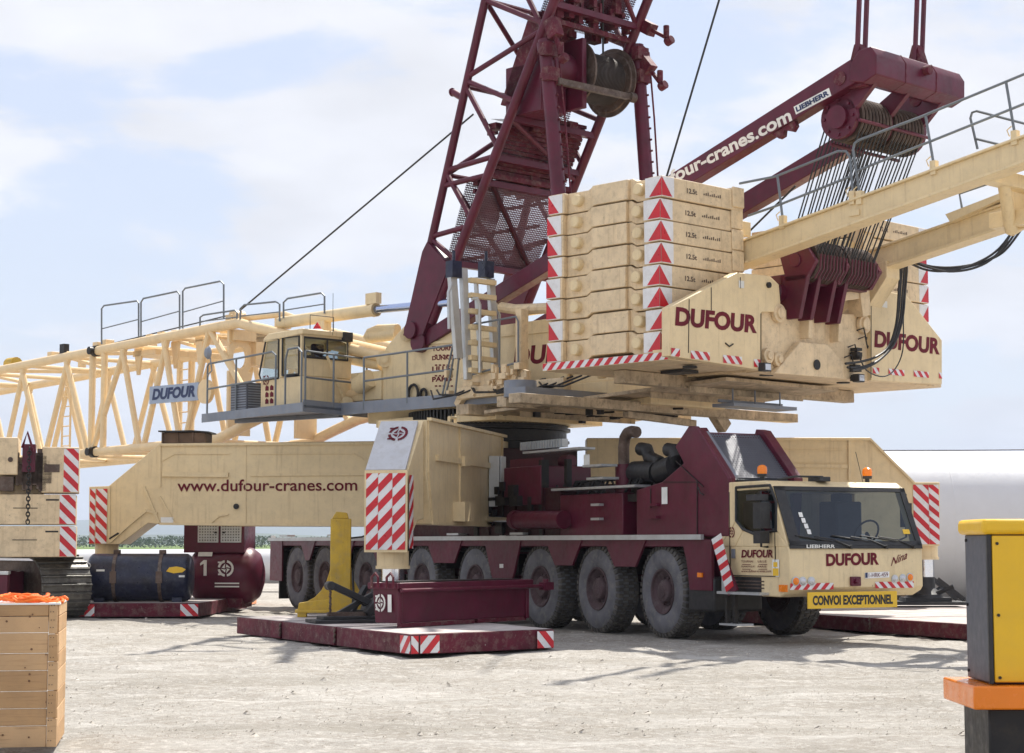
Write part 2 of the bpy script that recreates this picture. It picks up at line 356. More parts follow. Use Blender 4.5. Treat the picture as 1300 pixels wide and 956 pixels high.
# ---------------------------------------------------------------- wheels
def make_wheel():
    w = part_empty('wheel', crane, (OX, OY, 0)); F = Frame(OX, OY, 0)
    t = MB(F); RR = .745
    t.lathe((0,-.21,0), (0,1,0), [(.36,.03),(.40,.0),(.52,-.012),(.60,.0),(.66,.012),(RR-.045,.035),(RR-.02,.055),(RR-.02,.365),(RR-.045,.385),(.66,.408),(.60,.42),(.40,.42),(.36,.39)], 64, m=0, caps=False)
    for i in range(44):                                       # tread blocks
        a = 2*math.pi*i/44
        for j, (y0, y1, off) in enumerate(((-.185,-.105,0),(-.09,-.005,.5),(.01,.095,0),(.11,.185,.5))):
            aa = a+off*2*math.pi/44; wd = .046; er, et = Vector((math.cos(aa),0,math.sin(aa))), Vector((-math.sin(aa),0,math.cos(aa))); sk = .012
            P = []
            for r in (RR-.03, RR+.004):
                P += [er*r-et*(wd-sk)*.9+Vector((0,y0,0)), er*r+et*(wd-sk)+Vector((0,y0,0)), er*r+et*(wd-sk)+Vector((0,y1,0)), er*r-et*(wd-sk)*.9+Vector((0,y1,0))]
            t.hexa(P, 1)
        for sy in (-1, 1):                                    # shoulder lugs running down the sidewall
            er, et = Vector((math.cos(a),0,math.sin(a))), Vector((-math.sin(a),0,math.cos(a)))
            P = []
            for r, yy in ((.668,.196),(RR-.008,.178)):
                P += [er*r-et*.032+Vector((0,sy*(yy-.02),0)), er*r+et*.032+Vector((0,sy*(yy-.02),0)), er*r+et*.032+Vector((0,sy*(yy+.014),0)), er*r-et*.032+Vector((0,sy*(yy+.014),0))]
            t.hexa(P, 1)
    t.build('tyre', ['rubber','tread'], w, origin=(OX,OY,0))
    r = MB(F)
    for s in (1,-1):
        r.lathe((0,0,0), (0,-s,0), [(.37,.195),(.365,.21),(.34,.205),(.325,.165),(.25,.12),(.235,.10),(.19,.115),(.185,.17),(.165,.195),(.10,.205),(.095,.215),(.0,.218)], 32, caps=False)
        for i in range(10):
            a = 2*math.pi*i/10; c = Vector((math.cos(a)*.215,0,math.sin(a)*.215)); r.tube(c+Vector((0,-s*.10,0)), c+Vector((0,-s*.14,0)), .017, 6)
    r.build('rim', 'rim', w, origin=(OX,OY,0))
    return w
w0 = make_wheel(); first = True
for i, x in enumerate(AX):
    for y in (-1.14, 1.14):
        w = w0 if first else copy_tree(w0, crane); first = False
        st = [-3, -2, 0, 0, 0, 0, 0, 0][i]
        w.location = K.w((x, y, .735)) - K.o
        w.rotation_euler = (0, 0, K.a + R(st) + (math.pi if y > 0 else 0)); 
# ---------------------------------------------------------------- deck machinery
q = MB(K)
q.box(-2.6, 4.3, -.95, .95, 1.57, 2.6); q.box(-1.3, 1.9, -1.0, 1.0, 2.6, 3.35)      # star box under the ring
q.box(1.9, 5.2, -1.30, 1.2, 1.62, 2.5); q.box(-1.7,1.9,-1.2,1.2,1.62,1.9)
machine = q.build('centre_box', 'red_shade', crane, bevel=.02)
q = MB(K); q.box(5.2, 7.3, -1.30, 1.2, 1.62, 2.35); q.box(3.2,4.6,-1.36,-.3,2.2,2.9)
q.slab(pl(K,'Y',-1.36,[(808,681),(808,622),(840,612),(868,588),(857,567),(874,541),(884,541),(925,607),(925,681)]), (0,.06,0))
q.slab(pl(K,'Y',-.55,[(808,681),(808,622),(840,612),(868,588),(870,567),(885,543),(898,543),(940,607),(940,681)]), (0,-.04,0))
hood = q.build('engine_housing', 'red', crane, bevel=.015)
q = MB(K)                                                       # panel seams and handles
for P in ([(842,612),(885,612)],[(885,612),(885,678)],[(826,645),(826,620)],[(858,585),(893,618)]):
    a = K.Y(*P[0], -1.372); c = K.Y(*P[1], -1.372); q.beam(a, c, .012, .012, (0,1,0.01))
q.path(pl(K,'Y',-1.42,[(886,618),(889,626),(893,628)]), .012)
q.build('panel_seam', 'dark', hood)
for (px, py) in ((824,641),(824,657),(753,641),(753,659)):
    q = MB(K); a = K.Y(px,py,-1.40); q.box(a.x, a.x+.28, -1.45, -1.36, a.z-.02, a.z+.02)
    q.build('step', 'alu' if px<800 else 'red', hood)
q = MB(K); a = K.Y(840,640,-1.372); q.quad([a, a+Vector((.17,0,0)), a+Vector((.17,0,.27)), a+Vector((0,0,.27))]); q.build('notice', 'paper', hood)
# sloping radiator with grille between two burgundy cheeks
gA, gB = K.Y(893,550,-1.15), K.Y(930,606,-1.15)
gx0, gz0, gx1, gz1 = gA.x, gA.z, gB.x, gB.z
q = MB(K)
for y0, y1 in ((-1.30,-1.16), (-.05,.12)):
    q.slab([(gx0-.35,y0,gz0-.35),(gx0-.12,y0,gz0+.10),(gx0+.06,y0,gz0+.07),(gx1+.10,y0,gz1),(gx1,y0,1.6),(gx0-.3,y0,1.6)], (0,y1-y0,0))
q.slab([(gx0-.30,-1.16,gz0-.35),(gx0-.12,-1.16,gz0+.02),(gx0-.02,-1.16,gz0+.02),(gx0-.02,-1.16,gz0-.35)], (0,1.11,0))
q.slab([(gx0-.25,-1.16,gz0-.3),(gx1-.2,-1.16,1.65),(gx0-.5,-1.16,1.65)], (0,1.11,0))
rad = q.build('radiator_housing', 'red', crane, bevel=.01)
q = MB(K); q.quad([(gx0,-1.05,gz0),(gx1,-1.05,gz1),(gx1,-.06,gz1),(gx0,-.06,gz0)], uv=True); q.build('radiator_grille', 'grille', rad, smooth=0)
q = MB(K); dv = Vector((gz0-gz1,0,gx1-gx0)).normalized()*.06
q.quad([Vector((gx0,-1.15,gz0))-dv,Vector((gx1,-1.15,gz1))-dv,Vector((gx1,-.05,gz1))-dv,Vector((gx0,-.05,gz0))-dv]); q.build('radiator_core', 'machg', rad, smooth=0)
q = MB(K); q.slab([(gx0,-1.16,gz0-.02),(gx1,-1.16,gz1-.02),(gx1,-1.16,gz1+.035),(gx0,-1.16,gz0+.035)], (0,.11,0)); q.build('radiator_frame', 'grey', rad)
# exhaust, air filters
q = MB(K); a = K.Y(792,600,-.9); q.path([(a.x,-.9,2.2),(a.x,-.9,3.15),(a.x+.04,-.9,3.3),(a.x+.13,-.9,3.38),(a.x+.25,-.9,3.40),(a.x+.42,-.9,3.38)], .10, 12)
q.build('exhaust_pipe', 'rust', hood)
q = MB(K); q.tube((a.x,-.9,1.9),(a.x,-.9,2.85),.15,14); q.build('silencer', 'red', hood)
for c0, c1, e in (((810,600),(836,600),(818,577)), ((843,600),(858,592),(853,578))):
    q = MB(K); p0, p1 = K.Y(*c0,-.75), K.Y(*c1,-.75); e = K.Y(*e,-.75)
    q.tube(p0-Vector((.1,0,0)), p1, .20, 16); q.tube(p0-Vector((.14,0,0)), p0-Vector((.1,0,0)), .16, 16)
    q.path([p1-Vector((.1,0,0)), p1+Vector((.0,0,.2)), e+Vector((.15,0,-.05)), e+Vector((.08,0,.08)), e-Vector((.12,0,-.1))], .115, 12)
    q.build('air_filter', 'black', hood)
q = MB(K); q.box(4.9,7.6,-1.2,-.3,2.2,2.32); q.box(5.0,5.1,-1.1,-1.0,2.3,3.0)
for i in range(26):
    x, y = random.uniform(4.6,8.2), random.uniform(-1.1,.3); q.box(x, x+random.uniform(.08,.35), y, y+.2, 2.2, 2.35+random.random()*.35)
for i in range(9): x = random.uniform(4.8,8); q.path([(x,-1,2.3),(x+.1,-.9,2.6),(x+.35,-.7,2.6),(x+.5,-.6,2.25)], .025)
q.build('engine', 'dark', crane)
q = MB(K)                                                    # louvred unit beneath the ring, ladders and boxes on the dark column
a = K.Y(665,572,-1.05); c = K.Y(718,557,-1.05)
q.box(a.x, c.x, -1.12, -1.0, a.z, c.z)
for i in range(16): x = a.x+(c.x-a.x)*(i+.5)/16; q.box(x-.015, x+.015, -1.15, -1.12, a.z, c.z)
q.build('louvre', 'alu', machine)
q = MB(K)
for (x0,y0),(x1,y1) in (((666,575),(738,575)),((702,622),(808,622)),((742,592),(766,592)),((747,608),(768,608))):
    p0 = K.Y(x0,y0,-1.38); p1 = K.Y(x1,y1,-1.38); q.box(p0.x, p1.x, -1.42, -1.1, p0.z-.02, p0.z+.02)
q.split('step_edge', 'alu', machine)
q = MB(K); a = K.Y(741,592,-1.3); q.quad([a, a+Vector((.2,0,0)), a+Vector((.2,0,.2)), a+Vector((0,0,.2))]); q.build('notice', 'paper', machine)
q = MB(K)
for i in range(12): x = 2.0+i*.26; q.path([(x,-1.02,2.55),(x+.05,-1.06,2.2),(x-.04,-1.08,1.9),(x+.02,-1.05,1.66)], .022)
q.box(1.95,2.1,-1.34,-1.2,1.62,2.9); q.box(4.5,4.62,-1.34,-1.2,1.62,3.0); q.box(3.0,3.1,-1.34,-1.22,1.62,2.6)
q.build('hose_bundle', 'dark', machine)
q = MB(K)
for i in range(70):
    x = random.uniform(-2.4,5.0); z = random.uniform(1.65,2.5); y = -.97 if x < 1.8 else -1.32
    if x < 4.3: q.box(x,x+random.uniform(.05,.35),y-random.uniform(.02,.16),y,z,z+random.uniform(.04,.3))
for i in range(14): x = random.uniform(-2.3,1.8); q.tube((x,-1.0-random.random()*.1,1.6),(x,-1.02,random.uniform(2.3,3.2)),random.uniform(.012,.035),7)
for z in (1.8,2.05,2.3): q.path([(-2.4,-1.05,z),(-1,-1.08,z+.03),(.5,-1.05,z-.02),(1.85,-1.08,z)],.025)
q.build('valves_and_pipes', 'dark', machine)
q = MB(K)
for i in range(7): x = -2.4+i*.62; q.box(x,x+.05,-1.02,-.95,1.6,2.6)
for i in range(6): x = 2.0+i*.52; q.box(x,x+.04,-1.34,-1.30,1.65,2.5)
q.split('stiffener', 'red_shade', machine)
q = MB(K); q.tube((4.1,-.6,3.0),(4.4,-.6,3.0),.12,12); q.box(3.3,4.5,-1.28,-1.24,2.9,3.05); q.split('bracket', 'red', machine)
# steering / swing ram along the side
q = MB(K); p0 = K.Y(606,659,-1.45); p1 = K.Y(655,660,-1.45); p2 = K.Y(716,660,-1.45)
q.tube(p0, p1, .055, 14); ram = q.build('swing_ram_rod', 'chrome', crane)
q = MB(K); q.tube(p1, p2, .16, 18); q.tube(p1-Vector((.05,0,0)), p1+Vector((.1,0,0)), .175, 18); q.build('ram_barrel', 'red', ram)
# ---------------------------------------------------------------- slewing ring
q = MB(S); q.lathe((0,0,3.35), (0,0,1), [(1.3,0),(1.45,0),(1.45,.18),(1.66,.18),(1.66,.22),(1.60,.22),(1.60,.40),(1.68,.42),(1.68,.47),(1.62,.48),(1.62,.52),(1.3,.52)], 72)
ring = q.build('slewing_ring', 'dark', crane)
q = MB(S)
for i in range(110):
    a = 2*math.pi*i/110; er, et = Vector((math.cos(a),math.sin(a),0)), Vector((-math.sin(a),math.cos(a),0)); c = Vector((0,0,3.90))
    P = []
    for z in (-.03,.25): P += [c+er*1.55-et*.028+Vector((0,0,z)), c+er*1.64-et*.02+Vector((0,0,z)), c+er*1.64+et*.02+Vector((0,0,z)), c+er*1.55+et*.028+Vector((0,0,z))]
    q.hexa(P)
q.build('ring_gear', 'dark', ring)
# ---------------------------------------------------------------- driver cab
zc = 1.39
RF = 2.43
fx = 11.95                                                    # front plane
def side(px, py): return K.Y(px, py, -1.35)
q = MB(K)
prof = [(10.2,.98),(10.2,2.36),(10.28,2.43),(11.35,2.43),(11.52,2.38),(11.93,1.43),(fx,1.35),(fx,.86),(11.9,.80),(11.75,.72),(11.3,.72),(11.3,.98)]
def shell(y, t, win=None): pass
# body below the windows: front up to the windscreen sill, near side up to the belt line
q.slab([(x,-1.345,z) for x, z in [(10.2,1.0),(10.2,1.46),(11.925,1.46),(fx,1.40),(fx,.86),(11.9,.80),(11.72,.72),(11.25,.72),(11.25,1.0)]], (0,2.49,0))
q.slab([(x,-1.35,z) for x, z in [(10.2,2.28),(10.2,2.36),(10.28,2.43),(11.38,2.43),(11.55,2.34),(11.50,2.31)]], (0,2.5,0))
q.box(10.2,10.26,-1.34,1.14,1.46,2.28)
SWP = [K.Y(a,b,-1.35) for a,b in ((935,619),(978,616),(986,638),(986,674),(958,678),(944,672),(935,661))]
OUT = [(10.2,2.30),(11.50,2.30),(11.72,1.95),(11.925,1.45),(11.2,1.45),(10.6,1.45),(10.2,1.45)]
for k in range(7):
    a, c = SWP[k], SWP[(k+1)%7]; o1, o2 = OUT[k], OUT[(k+1)%7]
    q.slab([(a.x,-1.352,a.z),(c.x,-1.352,c.z),(o2[0],-1.352,o2[1]),(o1[0],-1.352,o1[1])],(0,.06,0))
q.slab([(11.37,1.09,2.33),(11.50,1.09,2.33),(11.93,1.09,1.44),(11.76,1.09,1.44)], (0,.06,0))
q.box(10.2,10.4,1.09,1.148,1.46,2.3)
cab = q.build('driver_cab', 'cream', crane, bevel=.025)
q = MB(K)                                                     # black surround of the windscreen
fw = lambda y, t: Vector((11.56+(11.955-11.56)*t, y, 2.34+(1.47-2.34)*t))
for (y0,t0,y1,t1) in ((-1.33,0,-1.14,1),(1.03,0,1.13,1),(-1.33,0,1.13,.07),(-1.33,.93,1.13,1.0)):
    q.slab([fw(y0,t0),fw(y1,t0),fw(y1,t1),fw(y0,t1)], (.012,0,.006))
for (y0, y1) in ((-1.33,1.13),): q.slab([(11.958,y0,1.485),(11.958,y1,1.485),(11.972,y1,1.425),(11.972,y0,1.425)], (-.03,0,0))
q.build('windscreen_surround', 'black', cab)
q = MB(K); q.quad([fw(-1.14,.07),fw(1.03,.07),fw(1.03,.93),fw(-1.14,.93)]); q.build('windscreen', 'glass', cab, smooth=0)
q = MB(K); P = [(v.x,v.z) for v in SWP]
q.quad([(x,-1.34,z) for x, z in P]); q.build('side_window', 'glass', cab, smooth=0)
q = MB(K); PP = [(x,-1.358,z) for x, z in P]; q.path(PP+[PP[0]], .022, 6); q.build('window_seal', 'black', cab)
q = MB(K)                                                     # door seams, handle recess
for a, c in (((10.47,1.02),(10.47,2.28)),((11.62,1.02),(11.62,1.95)),((10.47,1.02),(11.62,1.02)),((10.47,1.42),(10.47,1.0))):
    q.beam((a[0],-1.353,a[1]),(c[0],-1.353,c[1]),.012,.012,(0,1,.01))
q.build('door_seam', 'dark', cab)
q = MB(K); q.tube((10.33,-1.36,1.18),(10.33,-1.335,1.18),.07,14); a=K.Y(930,702,-1.36); q.box(a.x-.03,a.x+.06,-1.365,-1.35,a.z-.08,a.z+.06); q.build('door_handle', 'grey', cab)
q = MB(K)                                                     # seats, dash, wheel seen through the glass
q.box(11.3,11.75,-1.2,1.0,1.30,1.50); q.box(10.45,10.9,-1.1,-.6,1.36,2.15); q.box(10.45,10.9,.35,.85,1.36,2.15); q.box(10.55,10.8,-.95,-.7,2.05,2.28); q.box(10.55,10.8,.5,.75,2.05,2.28)
q.build('cab_seats_and_dashboard', 'interior', cab, bevel=.03)
q = MB(K); c = Vector((11.28,.62,1.66)); q.path([c+Vector((math.cos(t)*.10,math.sin(t)*.22,math.cos(t)*.19)) for t in [i*math.pi/10 for i in range(21)]], .016, 6); q.tube(c, (11.5,.62,1.4), .03); q.build('steering_wheel', 'black', cab)
q = MB(K); q.quad([(11.45,.70,1.515),(11.75,.70,1.515),(11.75,.95,1.515),(11.45,.95,1.515)]); q.build('dashboard_papers', 'paper', cab, smooth=0)
q = MB(K)
for i in range(4): c = fw(-1.02+.02*i,.52+.12*i*.8); q.quad([c+Vector((.01,0,0)),c+Vector((.01,.07,0)),c+Vector((-.02,.07,.07)),c+Vector((-.02,0,.07))])
q.build('windscreen_sticker', 'paper', cab, smooth=0)
q = MB(K); c = fw(.84,.80); q.quad([c+Vector((.012,0,0)),c+Vector((.012,.13,0)),c+Vector((-.018,.13,.07)),c+Vector((-.018,0,.07))]); q.build('permit_sticker', 'signy', cab, smooth=0)
q = MB(K); q.text('LIEBHERR', (11.976,-1.05,1.432), (0,.52,0), (0,0,.052), bold=.03); q.build('windscreen_lettering', 'paper', cab, smooth=0)
fq = lambda px, py: K.X(px, py, fx+.006)
def ftext(mb, st, x0, y0, x1, y1, h, fr, ax, c, m=0, **kw):
    """lettering on a plane of the frame: baseline from pixel (x0,y0) to (x1,y1), h pixels tall"""
    o = getattr(fr, ax)(x0, y0, c); r = getattr(fr, ax)(x1, y1, c)-o; u = getattr(fr, ax)(x0, y0-h, c)-o; u = Vector((0,0,u.z))
    mb.text(st, o, r, u, m, **kw)
q = MB(K); ftext(q, 'DUFOUR', 1049,719,1116,717, 16, K,'X',fx+.006, bold=.045); q.build('front_lettering', 'text', cab, smooth=0)
q = MB(K); ftext(q, 'Nina', 1131,719,1152,709, 10, K,'X',fx+.006, bold=.01, shear=.45); q.build('name_lettering', 'text', cab, smooth=0)
q = MB(K); q.quad([fq(1098,734.5),fq(1129,733),fq(1129,725.5),fq(1098,727)]); plate = q.build('licence_plate', 'white', cab, smooth=0)
q = MB(K); ftext(q,'1-HRK-459',1103,733,1127.5,731.8,5.2,K,'X',fx+.010,bold=.0,m=0); q.build('plate_lettering', 'text', cab, smooth=0)
q = MB(K); q.quad([K.X(x,y,fx+.010) for x,y in ((1098.6,733.6),(1101.6,733.5),(1101.6,727),(1098.6,727.2))]); q.build('plate_band', 'textb', cab, smooth=0)
q = MB(K); a = fq(1079,744); c = fq(1091,732); q.box(fx, fx+.05, a.y, c.y, a.z, c.z); q.tube((fx+.05,(a.y+c.y)/2,(a.z+c.z)/2),(fx+.10,(a.y+c.y)/2,(a.z+c.z)/2),.04,8); q.build('towing_socket', 'red', cab, bevel=.01)
for x0, x1 in ((1003,1058),(1111,1161)):
    q = MB(K); a = fq(x0,749-(x0-1003)*.02); c = fq(min(x1,1160),748-(x1-1003)*.02); u = Vector((0,0,.095)); q.hatch(a, Vector((0,c.y-a.y,0)), u, .16, 1 if x0 < 1050 else -1, n=(1,0,0)); q.build('bumper_reflector', ['refl_w','refl_r'], cab, smooth=0)
for px, py, mt, nm, rr in ((1010,738,'orange','indicator',.055),(1019,738,'lens','headlight',.052),(1030,738,'lens','headlight',.052),(1136,735,'lens','headlight',.048),(1146,734,'lens','headlight',.048),(1155,733,'orange','indicator',.052)):
    q = MB(K); a = fq(px, py); q.lathe(a, (1,0,0), [(rr+.015,-.02),(rr+.015,.008),(rr,.012)], 20, m=1); q.lathe(a, (1,0,0), [(rr,.0),(rr,.016),(rr*.7,.030),(.001,.036)], 20, m=0); q.build(nm, [mt,'alu'], cab)
q = MB(K); q.box(11.72,11.9,-1.37,-1.34,.80,.90); q.build('indicator', 'orange', cab)
for y in (-.25,.42,.95):                                      # wipers
    q = MB(K); a = Vector((11.995,y,1.45)); q.tube(a-Vector((.05,0,0)), a+Vector((.03,0,0)), .03, 8); q.path([a, fw(y-.28,.9)+Vector((.03,0,0)), fw(y-.62,.85)+Vector((.03,0,0))], .010, 5); q.path([fw(y-.30,.93)+Vector((.02,0,0)), fw(y-.95,.83)+Vector((.02,0,0))], .012, 5); q.build('wiper', 'black', cab)
for px in (976,1121):                                         # roof beacons
    a = K.X(px,606,11.0 if px < 1000 else 11.45); yy = -1.12 if px < 1000 else .88
    q = MB(K); xx = 11.0
    q.tube((xx,yy,2.42),(xx,yy,2.50),.035,10); q.lathe((xx,yy,2.50),(0,0,1),[(.07,0),(.075,.03),(.075,.045)],16); bc = q.build('beacon_base', 'black', cab)
    q = MB(K); q.lathe((xx,yy,2.545),(0,0,1),[(.072,0),(.078,.06),(.07,.105),(.04,.13),(.001,.14)],18); q.build('beacon', 'orange', cab)
q = MB(K); q.box(11.2,11.5,-.42,-.22,2.43,2.50); q.path([(11.35,-1.1,2.45),(11.4,-.8,2.50),(11.42,-.3,2.5)], .018); q.path([(11.3,.55,2.44),(11.3,.42,2.9)], .006, 5); q.split('roof_fitting', 'black', cab, bevel=.01)
q = MB(K)                                                     # mirrors
q.box(11.42,11.60,-1.60,-1.42,1.72,2.10); q.box(11.28,11.56,-1.62,-1.42,2.13,2.22); q.box(11.42,11.58,-1.60,-1.42,1.50,1.68); q.path([(11.45,-1.36,2.26),(11.48,-1.5,2.27),(11.48,-1.5,1.45),(11.45,-1.36,1.45)], .018)
q.build('mirror', 'black', cab, bevel=.03)
q = MB(K); q.box(11.38,11.52,1.2,1.32,1.75,2.12); q.path([(11.45,1.12,2.25),(11.46,1.25,2.26),(11.46,1.25,1.6),(11.45,1.12,1.55)], .018); q.build('mirror', 'black', cab, bevel=.02)
dq = -1.358
q = MB(K); ftext(q,'DUFOUR',941,708,981,708,10,K,'Y',dq,bold=.03,shear=.15)
for st,x0,x1,y,h in (('TOURNAI',941,956,714,2.6),('LILLE',962,973,714,2.6),('DUNKERQUE',941,958,720.5,2.4),('PARIS',962,973,720.5,2.4),('www.dufour-cranes.com',941,979,726.5,3)): ftext(q,st,x0,y,x1,y,h,K,'Y',dq,bold=.01)
for y in (717,723):
    for x in (942,963): a = K.Y(x,y,dq); c = K.Y(x+11,y,dq); q.quad([a,c,c+Vector((0,0,.008)),a+Vector((0,0,.008))])
q.build('door_lettering', 'text', cab, smooth=0)
q = MB(K); q.emblem(K.Y(925,683,dq), Vector((.16,0,0)), Vector((0,0,.17))); q.build('emblem', 'text', cab, smooth=0)
q = MB(K); a = K.Y(980.5,732,dq); q.quad([a,a+Vector((.17,0,0)),a+Vector((.17,0,.25)),a+Vector((0,0,.25))],0); a2 = a+Vector((.012,-.002,.012)); q.quad([a2,a2+Vector((.146,0,0)),a2+Vector((.146,0,.11)),a2+Vector((0,0,.11))],1); q.quad([a2+Vector((.02,-.002,.13)),a2+Vector((.12,-.002,.13)),a2+Vector((.12,-.002,.2)),a2+Vector((.02,-.002,.2))],1); q.build('warning_label', ['paper','signy'], cab, smooth=0)
q = MB(K)                                                     # steps and the ladder below the door
q.box(10.42,11.35,-1.34,-.95,.78,1.0,1); q.box(10.35,11.45,-1.52,-1.1,.74,.78,0); q.slab([(10.25,-1.36,.74),(10.25,-1.36,1.02),(10.42,-1.36,1.02),(10.42,-1.36,.78),(11.35,-1.36,.78),(11.45,-1.36,.74)], (0,.03,0), 0)
q.box(10.62,10.68,-1.42,-1.36,.30,.75,1); q.box(10.42,10.48,-1.42,-1.36,.30,.75,1); q.box(10.38,10.85,-1.5,-1.2,.27,.30,0)
for zz in (.83,.88,.93): q.box(10.44,11.33,-1.35,-1.34,zz,zz+.02,2)
q.build('cab_step', ['alu','dark','rust'], cab)
q = MB(K); q.slab([K.Y(*p,-1.52) for p in ((905,686),(912,683),(936,749),(924,756))], (0,.03,0)); q.build('wing_plate', 'red', cab)
o = K.Y(903,685,-1.526); e = K.Y(922,752,-1.526); r = Vector((.26,0,0))
q = MB(K)
for k in range(10):
    t0, t1 = k/10, (k+1)/10; A, B = o.lerp(e,t0), o.lerp(e,t1); d = Vector((0,0,-.10))
    q.quad([A, A+r*(1-.25*t0)+d*-1, B+r*(1-.25*t1)+d*-1, B], k % 2)
q.build('wing_reflector', ['refl_w','refl_r'], cab, smooth=0)
# convoi exceptionnel board, hung under the bumper
q = MB(K); o = K.X(1026,773,fx+.06); r = K.X(1139,768.5,fx+.06)-o; r.z = 0; u = Vector((0,0,(K.X(1026,752,fx+.06)-o).z))
q.slab([o, o+r, o+r+u, o+u], (-.02,0,0)); sg = q.build('load_sign', 'signy', cab)
q = MB(K); q.text('CONVOI EXCEPTIONNEL', o+r*.05+u*.2, r*.90, u*.6, bold=.045, lift=(.004,0,0)); q.build('sign_lettering', 'textk', cab, smooth=0)
# ---------------------------------------------------------------- outriggers
ZT = 3.6
def leg_set(fr, cx, cy, beam, ztop, zbot, pist_z, rad=.26):
    q = MB(fr); q.tube((cx,cy,zbot-.24),(cx,cy,zbot+.02),rad,28); q.tube((cx,cy,zbot-.27),(cx,cy,zbot-.22),rad+.02,28); q.build('leg_collar', 'cream', beam)
    q = MB(fr); q.tube((cx,cy,pist_z),(cx,cy,zbot-.22),rad*.72,28); q.build('leg_piston', 'chrome', beam)
def foot(fr, cx, cy, beam, z):
    q = MB(fr); q.box(cx-.75,cx+.75,cy-.55,cy+.55,z,z+.06); q.box(cx-.45,cx+.45,cy-.35,cy+.35,z+.06,z+.14); q.lathe((cx,cy,z+.12),(0,0,1),[(.36,0),(.34,.08),(.2,.2),(.19,.42)],20)
    for s1 in (-1,1):
        for s2 in (-1,1):
            q.beam((cx+s1*.2,cy+s2*.22,z+.50),(cx+s1*.70,cy+s2*.30,z+.10),.07,.09); q.tube((cx+s1*.15,cy+s2*.2,z+.2),(cx+s1*.5,cy+s2*.28,z+.36),.05,8)
    q.build('foot_pad', 'black', beam)
# near outrigger beam
B1 = Frame(-1.66, 30.46, math.atan2(.974, .228))
rY = lambda px, py, y=0: B1.Y(px, py, y)
q = MB(B1)
q.slab([rY(542,533),rY(639,555),rY(639,668),rY(548,665),rY(541.5,600)], (0,.85,0))
q.box(rY(639,555).x, rY(639,555).x+1.6, 0.02, .83, rY(639,668).z, 3.5)
q.slab([(0,.03,2.62),(rY(541,537).x-.05,.03,3.54),(rY(541,537).x-.03,.03,rY(541,659).z),(rY(532,661).x,.03,rY(532,661).z),(0.02,.03,rY(518.5,697).z)], (0,.70,0))
bm1 = q.build('outrigger_beam', 'cream', crane, bevel=.012)
q = MB(B1)                                                   # raised rims, ribs, lugs and rail on the beam side
def rib(a, c, w=.05, h=.03): a, c = rY(*a), rY(*c); q.beam(a+Vector((0,-h/2,0)), c+Vector((0,-h/2,0)), w, h, (0,1,0.001))
rib((542,532),(639,554),.05,.08); rib((543.5,534),(543.5,600),.06); rib((543.5,600),(549,664),.06); rib((583,542),(583,662),.04)
rib((548,664),(638,668),.05); rib((637,556),(637,600),.05); rib((553,581),(638,594),.10,.05)
q.slab([rY(585,579,-.02),rY(600,590,-.02),rY(585,592,-.02)], (0,-.08,0))
q.path([rY(577,538,0)+Vector((0,.1,0)), rY(577,533,0)+Vector((0,.1,.04)), rY(585,533,0)+Vector((0,.1,.04)), rY(585,540,0)+Vector((0,.1,0))], .03)
a = rY(575,656); q.box(a.x,a.x+.65,-.22,0,a.z-.08,a.z+.26)
q.build('beam_rib', 'cream', bm1)
q = MB(B1); a = rY(626,643,-.10); q.box(a.x,a.x+.45,-.22,-.02,a.z,a.z+.95); 
for i in range(10): q.tube((a.x+.04+.04*i,-.24,a.z),(a.x+.04+.04*i,-.24,a.z+.95),.012,6)
q.build('radiator_fins', 'alu', bm1)
for (x0, x1, y0, y1, z0, z1, sl) in ((-.03, -.03, .04, .70, 1.40, 2.64, -1),):
    q = MB(B1); q.box(-.02,.02,.02,.74,1.36,2.68); q.build('leg_face', 'cream', bm1)
    for (ya, yb) in ((.71,.51),(.505,.27),(.265,.05)):
        q = MB(B1); q.hatch((-.024,ya,1.40),(0,yb-ya,0),(0,0,1.23),.30,1,n=(-1,0,0),phase=(ya)*1.2); q.build('reflector', ['refl_w','refl_r'], bm1, smooth=0)
    q = MB(B1); q.hatch((.0,-.004,1.42),(.24,0.0,0),(0,0,1.18),.30,1,n=(0,-1,0)); q.build('reflector', ['refl_w','refl_r'], bm1, smooth=0)
q = MB(B1); P0, P1 = Vector((.02,.73,2.66)), Vector((.02,.06,2.66)); T = rY(541,537); P2, P3 = Vector((T.x-.12,.10,3.50)), Vector((T.x-.12,.74,3.50))
q.slab([P0,P1,P2,P3], (-.03,0,.03)); wp = q.build('leg_cover', 'cover', bm1)
q = MB(B1); up = (P3-P0); rr = (P1-P0); q.emblem(P0+rr*.30+up*.58, rr*.5, up*.30, lift=(-.036,0,.036)); q.build('emblem', 'text', bm1, smooth=0)
leg_set(B1, .36, .37, bm1, 2.6, 1.36, .5)
foot(B1, .2, .5, bm1, .30)
